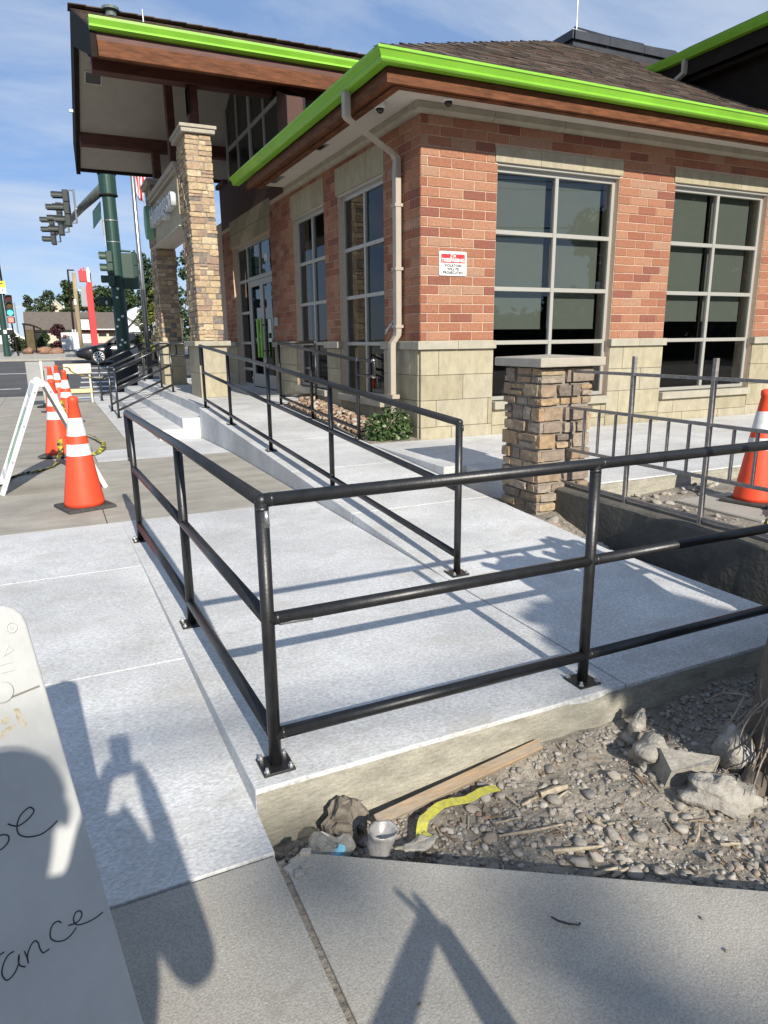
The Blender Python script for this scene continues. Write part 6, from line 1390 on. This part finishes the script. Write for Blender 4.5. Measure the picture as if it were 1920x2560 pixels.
# ------------------------------------------------------------------ trees and shrubs
def tree(name, lab, x, y, h, w, mat, seed, n=2600, size=.28, trunk_r=.16, base=None, crown0=.3, cat='tree', group=None, nblob=9):
    r = random.Random(seed); z = gz(y) if base is None else base; t = thing(name, lab, cat, (x, y, z), 0, group); bl_ = []
    tm_ = MB(); tm_.tube([(x, y, z - .1), (x + w*.03, y, z + h*.35), (x - w*.03, y, z + h*.8)], [trunk_r, trunk_r*.75, trunk_r*.25], 8)
    for k in range(nblob):
        a = r.uniform(0, 6.3); q = r.uniform(.1, .9); zz = z + h*(crown0 + (1 - crown0)*(.12 + .76*k/(nblob - 1))); rad = w*.5*(1 - .75*abs((zz - z)/h - (crown0 + .35*(1 - crown0)))); c = (x + math.cos(a)*rad*q, y + math.sin(a)*rad*q, zz); s = w*r.uniform(.17, .30); bl_.append((c, s, s, s*r.uniform(.6, .9)))
        tm_.tube([(x, y, z + h*(crown0*.8 + .3*(k/(nblob)))), ((x + c[0])/2 + r.uniform(-.1, .1)*w, (y + c[1])/2, (zz + z + h*.35)/2), c], [trunk_r*.45, trunk_r*.3, trunk_r*.1], 6)
    build(tm_, 'trunk', m_bark, t, smooth=True); lf_ = MB(); leaves(lf_, n, bl_, size, r); build(lf_, 'crown', mat, t); return t
m_l1 = leaf_mat('dark_green_leaf', [((.038, .066, .024), 4), ((.056, .09, .03), 4), ((.028, .048, .018), 3), ((.08, .115, .04), 2)]); m_l2 = leaf_mat('olive_leaf', [((.060, .075, .030), 4), ((.08, .095, .04), 4), ((.045, .06, .025), 3)]); m_l3 = leaf_mat('yellow_green_leaf', [((.16, .17, .03), 4), ((.11, .14, .03), 4), ((.06, .09, .02), 3), ((.24, .23, .06), 2)]); m_lp = leaf_mat('purple_leaf', [((.055, .018, .022), 4), ((.04, .014, .018), 4), ((.08, .03, .03), 2)])
TG = 'trees beyond the brown roofed house'
tree('tree', 'spreading grey green tree behind the left end of the brown roof', -.15, 84, 5.6, 3.0, m_l2, 1, 2000, .24, group=TG); tree('tree', 'small ragged tree at the left end of the far tree line', -1.45, 86, 5.2, 1.6, m_l2, 2, 900, .22, group=TG); tree('tree', 'bushy tree right of the pale gable', 1.9, 100, 6.0, 3.6, m_l1, 3, 1800, .3, group=TG)
tree('tree', 'tall dark round tree behind the wooden pole stub', 3.25, 88, 6.9, 3.0, m_l1, 4, 2800, .27, group=TG); tree('tree', 'broad dark tree row behind the red pylon', 6.2, 88, 6.2, 4.4, m_l1, 5, 2600, .3, group=TG); tree('tree', 'dark tree behind the green signal pole', 8.4, 82, 6.5, 3.8, m_l1, 6, 2200, .3, group=TG)
tree('tree', 'dark leafy tree right behind the flagpole', 4.35, 34, 4.9, 1.9, m_l1, 7, 2600, .13, .08, crown0=.35); tree('tree', 'dark slim tree seen between the two stone columns', 5.6, 33.5, 5.0, 1.9, m_l1, 8, 3000, .13, .08, crown0=.1); tree('tree', 'leafy dark tree behind the two stone columns, farther right', 7.2, 36, 5.4, 2.6, m_l1, 12, 3000, .16, .08, crown0=.1)
tree('shrub', 'tall yellow green shrub lit by the sun left of the far column', 4.42, 32.6, 3.5, 1.15, m_l3, 9, 1700, .12, .05, crown0=.12, cat='shrub'); tree('shrub', 'rounded dark green shrub in front of the white house wall', 3.85, 33.2, 2.3, 1.0, m_l2, 10, 1200, .10, .04, crown0=.1, cat='shrub'); tree('shrub', 'low reddish shrub at the foot of the far column', 4.75, 33, 1.55, .9, m_lp, 13, 700, .10, .04, crown0=.1, cat='shrub')
tree('shrub', 'purple leaved shrub behind the printed cabinet', .75, 44.2, 1.5, 1.2, m_lp, 11, 1500, .13, .05, crown0=.05, cat='shrub'); tree('shrub', 'dark green shrub beside the bus shelter', -.2, 44, .98, 1.0, m_l1, 14, 1200, .12, .04, crown0=.05, cat='shrub'); tree('shrub', 'low olive shrub behind the left signal pole', -1.5, 45, .75, 1.5, m_l2, 15, 1100, .12, .04, crown0=.05, cat='shrub')
# street trees and a wire line on the near side of the block, behind the viewer: they shade the pavement and mirror in the panes
BG = 'street trees behind the viewer'
tree('street_tree', 'tall street tree behind the viewer whose crown shades the old pavement', 1.0, -24, 14.7, 7.0, m_l1, 40, 340, .50, .22, base=-.1, crown0=.55, nblob=11)
tree('street_tree', 'broad street tree mirrored in the big right window', 28.5, -17, 8.6, 7.5, m_l1, 41, 4200, .42, .25, base=-.1, crown0=.05, group=BG); tree('street_tree', 'round street tree mirrored low in the window, left part', 22, -21, 6.0, 8.5, m_l1, 42, 3600, .42, .2, base=-.1, crown0=.05, group=BG); tree('street_tree', 'far street tree mirrored at the right window', 41, -19, 12.5, 13, m_l1, 43, 6000, .6, .25, base=-.1, crown0=.05, nblob=14, group=BG); tree('street_tree', 'widest street tree mirrored at the right frame edge', 55, -20, 13, 15, m_l1, 46, 5500, .65, .25, base=-.1, crown0=.05, nblob=14, group=BG)
hd = thing('added_hedge', 'unseen leaf bank added behind the viewer to darken the pane reflections', 'added_hedge', (30, -24, 0)); rh = random.Random(77); lh = MB(); leaves(lh, 9000, [((x_, -24, 1.6), 2.6, 1.0, 1.9) for x_ in range(-10, 80, 3)], .5, rh); build(lh, 'foliage', m_l1, hd); build(MB().box(-11, 80, -24.4, -23.9, -.2, 2.9), 'branches', m_bark, hd)  # added, unseen: fills the bright gaps below the mirrored tree crowns
tree('street_tree', 'street tree far left behind the viewer', -14, -16, 8, 6, m_l1, 44, 1800, .4, .2, base=-.1, crown0=.3, group=BG)
ul = thing('utility_line', 'two wooden utility poles with sagging wires behind the viewer', 'utility line', (10, -14, 0))
for x in (-6, 34): build(MB().tube([(x, -14, -.2), (x, -14, 10)], [.16, .11], 8), 'pole', m_stick, ul); build(MB().box(x - .06, x + .06, -15, -13, 9.3, 9.45), 'crossarm', m_stick, ul)
for k, (dy_, z_) in enumerate(((-.9, 9.5), (.0, 9.9), (.9, 9.5), (0, 7.6), (0, 7.2))): build(MB().tube([(-6 + 40*t/16, -14 + dy_, z_ - 1.2*(1 - (2*t/16 - 1)**2)) for t in range(17)], .022 if k < 3 else .035, 5), 'wire', m_ink, ul)

FG = 'far utility poles down the street'
for k, (x, y, h, lab) in enumerate(((-4.6, 150, 7.5, 'faint far utility pole down the street, second from the left edge'), (-4.9, 118, 6.3, 'faint utility pole down the street, nearest and leftmost of four'), (-3.4, 175, 7.2, 'faint far utility pole down the street, third from the left edge'), (-2.6, 205, 7.8, 'faintest and farthest utility pole, closest to the low brown house'))):
    up_ = thing('utility_pole', lab, 'utility pole', (x, y, 1.3), 0, FG); build(MB().tube([(x, y, 1.2), (x, y, 1.3 + h)], [.16, .10], 6), 'pole', m_galv, up_); build(MB().box(x - 1.0, x + 1.0, y - .06, y + .06, 1.3 + h - .9, 1.3 + h - .75), 'crossarm', m_galv, up_)

# small leafy tree a few steps behind the viewer: its raised crown throws the broken shade over the right end of the landing
kt = thing('street_tree', 'small round headed tree a few steps behind the viewer to the right', 'tree', (2.95, -3.6, -.1)); rk = random.Random(91)
k_ = MB(); k_.tube([(2.95, -3.6, -.2), (2.85, -3.6, 1.6), (2.5, -3.5, 3.0)], [.09, .07, .04], 8); k_.tube([(2.85, -3.6, 1.9), (2.2, -3.5, 3.2)], [.05, .02], 6); build(k_, 'trunk', m_bark, kt, smooth=True)
k_ = MB(); leaves(k_, 2600, [((2.10, -3.5, 3.25), .30, .35, .36), ((2.45, -3.5, 3.32), .36, .4, .42), ((2.75, -3.55, 3.2), .26, .35, .36), ((2.25, -3.5, 3.05), .34, .35, .22), ((2.62, -3.5, 3.0), .3, .35, .2)], .13, rk); build(k_, 'crown', m_l1, kt)
# ================================================================== THE PHOTOGRAPHER (behind the lens; seen only as a shadow)
def skin_mesh(name, verts, edges, radii, mat, parent, root=0, sub=2):
    me = bpy.data.meshes.new(name); me.from_pydata(verts, edges, []); o = put(me, name, mat, parent)
    sk = o.modifiers.new('skin', 'SKIN'); sk.use_smooth_shade = True
    if not me.skin_vertices: me.attributes.new('skin', 'FLOAT', 'POINT') if False else None
    return o, sk
def skinned(name, chains, mat, parent, sub=2):
    """chains of (x, y, z, radius) that share points; built with a Skin modifier"""
    vs_, es, rs_ = [], [], []; idx = {}
    for ch in chains:
        prev = None
        for x, y, z, r in ch:
            key = (round(x, 4), round(y, 4), round(z, 4))
            if key not in idx: idx[key] = len(vs_); vs_.append((x, y, z)); rs_.append(r)
            if prev is not None and prev != idx[key]: es.append((prev, idx[key]))
            prev = idx[key]
    bm = bmesh.new(); lay_ = bm.verts.layers.skin.verify(); bvs = []
    for k, (v, r) in enumerate(zip(vs_, rs_)):
        b = bm.verts.new(v); b[lay_].radius = (r, r); b[lay_].use_root = (k == 0); bvs.append(b)
    for a, b in es: bm.edges.new((bvs[a], bvs[b]))
    me = bpy.data.meshes.new(name); bm.to_mesh(me); bm.free(); o = put(me, name, mat, parent)
    sk = o.modifiers.new('skin', 'SKIN'); sk.use_smooth_shade = True
    s = o.modifiers.new('sub', 'SUBSURF'); s.levels = sub; s.render_levels = sub
    return o
pe = thing('person', 'person in a dark shirt holding up a phone, just behind the viewpoint', 'person', (-.14, -.46, -.088))
gx, gy = -.22, -.46
P_ = (gx + .06, gy, .86, .14); CH = (gx, gy + .02, 1.22, .15); NK = (gx, gy + .03, 1.40, .06); HD = (gx + .005, gy + .06, 1.50, .085); HT_ = (gx + .005, gy + .055, 1.60, .075)
SR = (gx + .17, gy + .02, 1.34, .065); SL = (gx - .17, gy + .02, 1.34, .065); ER = (.115, -.33, .92, .058); EL_ = (-.46, -.36, 1.0, .047); WR = (.090, -.115, 1.165, .033); WL = (-.10, -.12, 1.22, .030); HRr = (.066, -.055, 1.235, .034); HLl = (-.065, -.06, 1.28, .034)
body = [[P_, CH, NK, HD, HT_], [CH, SR, ER, WR, HRr], [CH, SL, EL_, WL, HLl]]
for k in range(4):
    z = 1.275 + .022*k; body.append([HRr, (.064, -.034, z - .03, .0095), (.056, -.024, z - .026, .0085), (.034, -.032, z - .024, .008)]); body.append([HLl, (-.058, -.036, z, .0095), (-.050, -.024, z + .004, .0085), (-.030, -.032, z + .006, .008)])
body += [[HRr, (.054, -.050, 1.30, .011), (.042, -.040, 1.325, .009)], [HLl, (-.050, -.050, 1.325, .011), (-.036, -.042, 1.345, .009)]]
hipR, hipL = (gx + .09, gy, .80, .10), (gx - .09, gy, .80, .10)
body += [[P_, hipR, (gx + .10, gy + .02, .42, .062), (gx + .10, gy - .01, .0, .042), (gx + .11, gy + .14, -.05, .035)], [P_, hipL, (gx - .10, gy + .02, .42, .062), (gx - .10, gy - .01, .0, .042), (gx - .11, gy + .14, -.05, .035)]]
skinned('body', body, M('skin', (.42, .25, .18), .6), pe)
skinned('shirt', [[(gx + .075, gy, .84, .185), (gx + .055, gy + .02, 1.08, .19), (gx, gy + .02, 1.26, .165), (gx, gy + .03, 1.37, .075)], [(gx, gy + .02, 1.26, .165), (gx + .175, gy + .02, 1.335, .078), (.085, -.36, 1.02, .075)], [(gx, gy + .02, 1.26, .165), (gx - .175, gy + .02, 1.335, .078), (-.43, -.38, 1.09, .062)]], M('dark_shirt', (.04, .045, .06), .9), pe)
skinned('trousers', [[(gx, gy, .84, .15), (gx + .09, gy, .78, .112), (gx + .10, gy + .02, .42, .075), (gx + .10, gy - .01, .03, .06)], [(gx, gy, .84, .15), (gx - .09, gy, .78, .112), (gx - .10, gy + .02, .42, .075), (gx - .10, gy - .01, .03, .06)]], M('blue_trousers', (.05, .06, .10), .9), pe)
hr = MB().ball((gx + .005, gy + .035, 1.585), .098, .11, .10, 16, 10); build(hr, 'hair', M('dark_hair', (.03, .022, .018), .7), pe, smooth=True); ns = MB().ball((gx + .005, gy + .155, 1.52), .014, .018, .022, 8, 6); build(ns, 'nose', M('skin_nose', (.42, .25, .18), .6), pe, smooth=True)
for sx_ in (-1, 1): build(MB().ball((gx + .005 + sx_*.09, gy + .05, 1.53), .012, .022, .032, 8, 6), 'ear', M('skin_ear', (.42, .25, .18), .6), pe, smooth=True)
for sx_ in (-1, 1): build(MB().obox((gx + sx_*.11, gy + .09, -.055), (.045, 0, 0), (0, .13, 0), (0, 0, .03)), 'shoe', m_black, pe, bevel=.02, seg=2)
ph = MB().box(-.037, .037, -.030, -.021, 1.285, 1.448); tag(build(ph, 'phone', m_black, None, bevel=.003), 'black phone held upright by the person behind the viewpoint', 'phone')
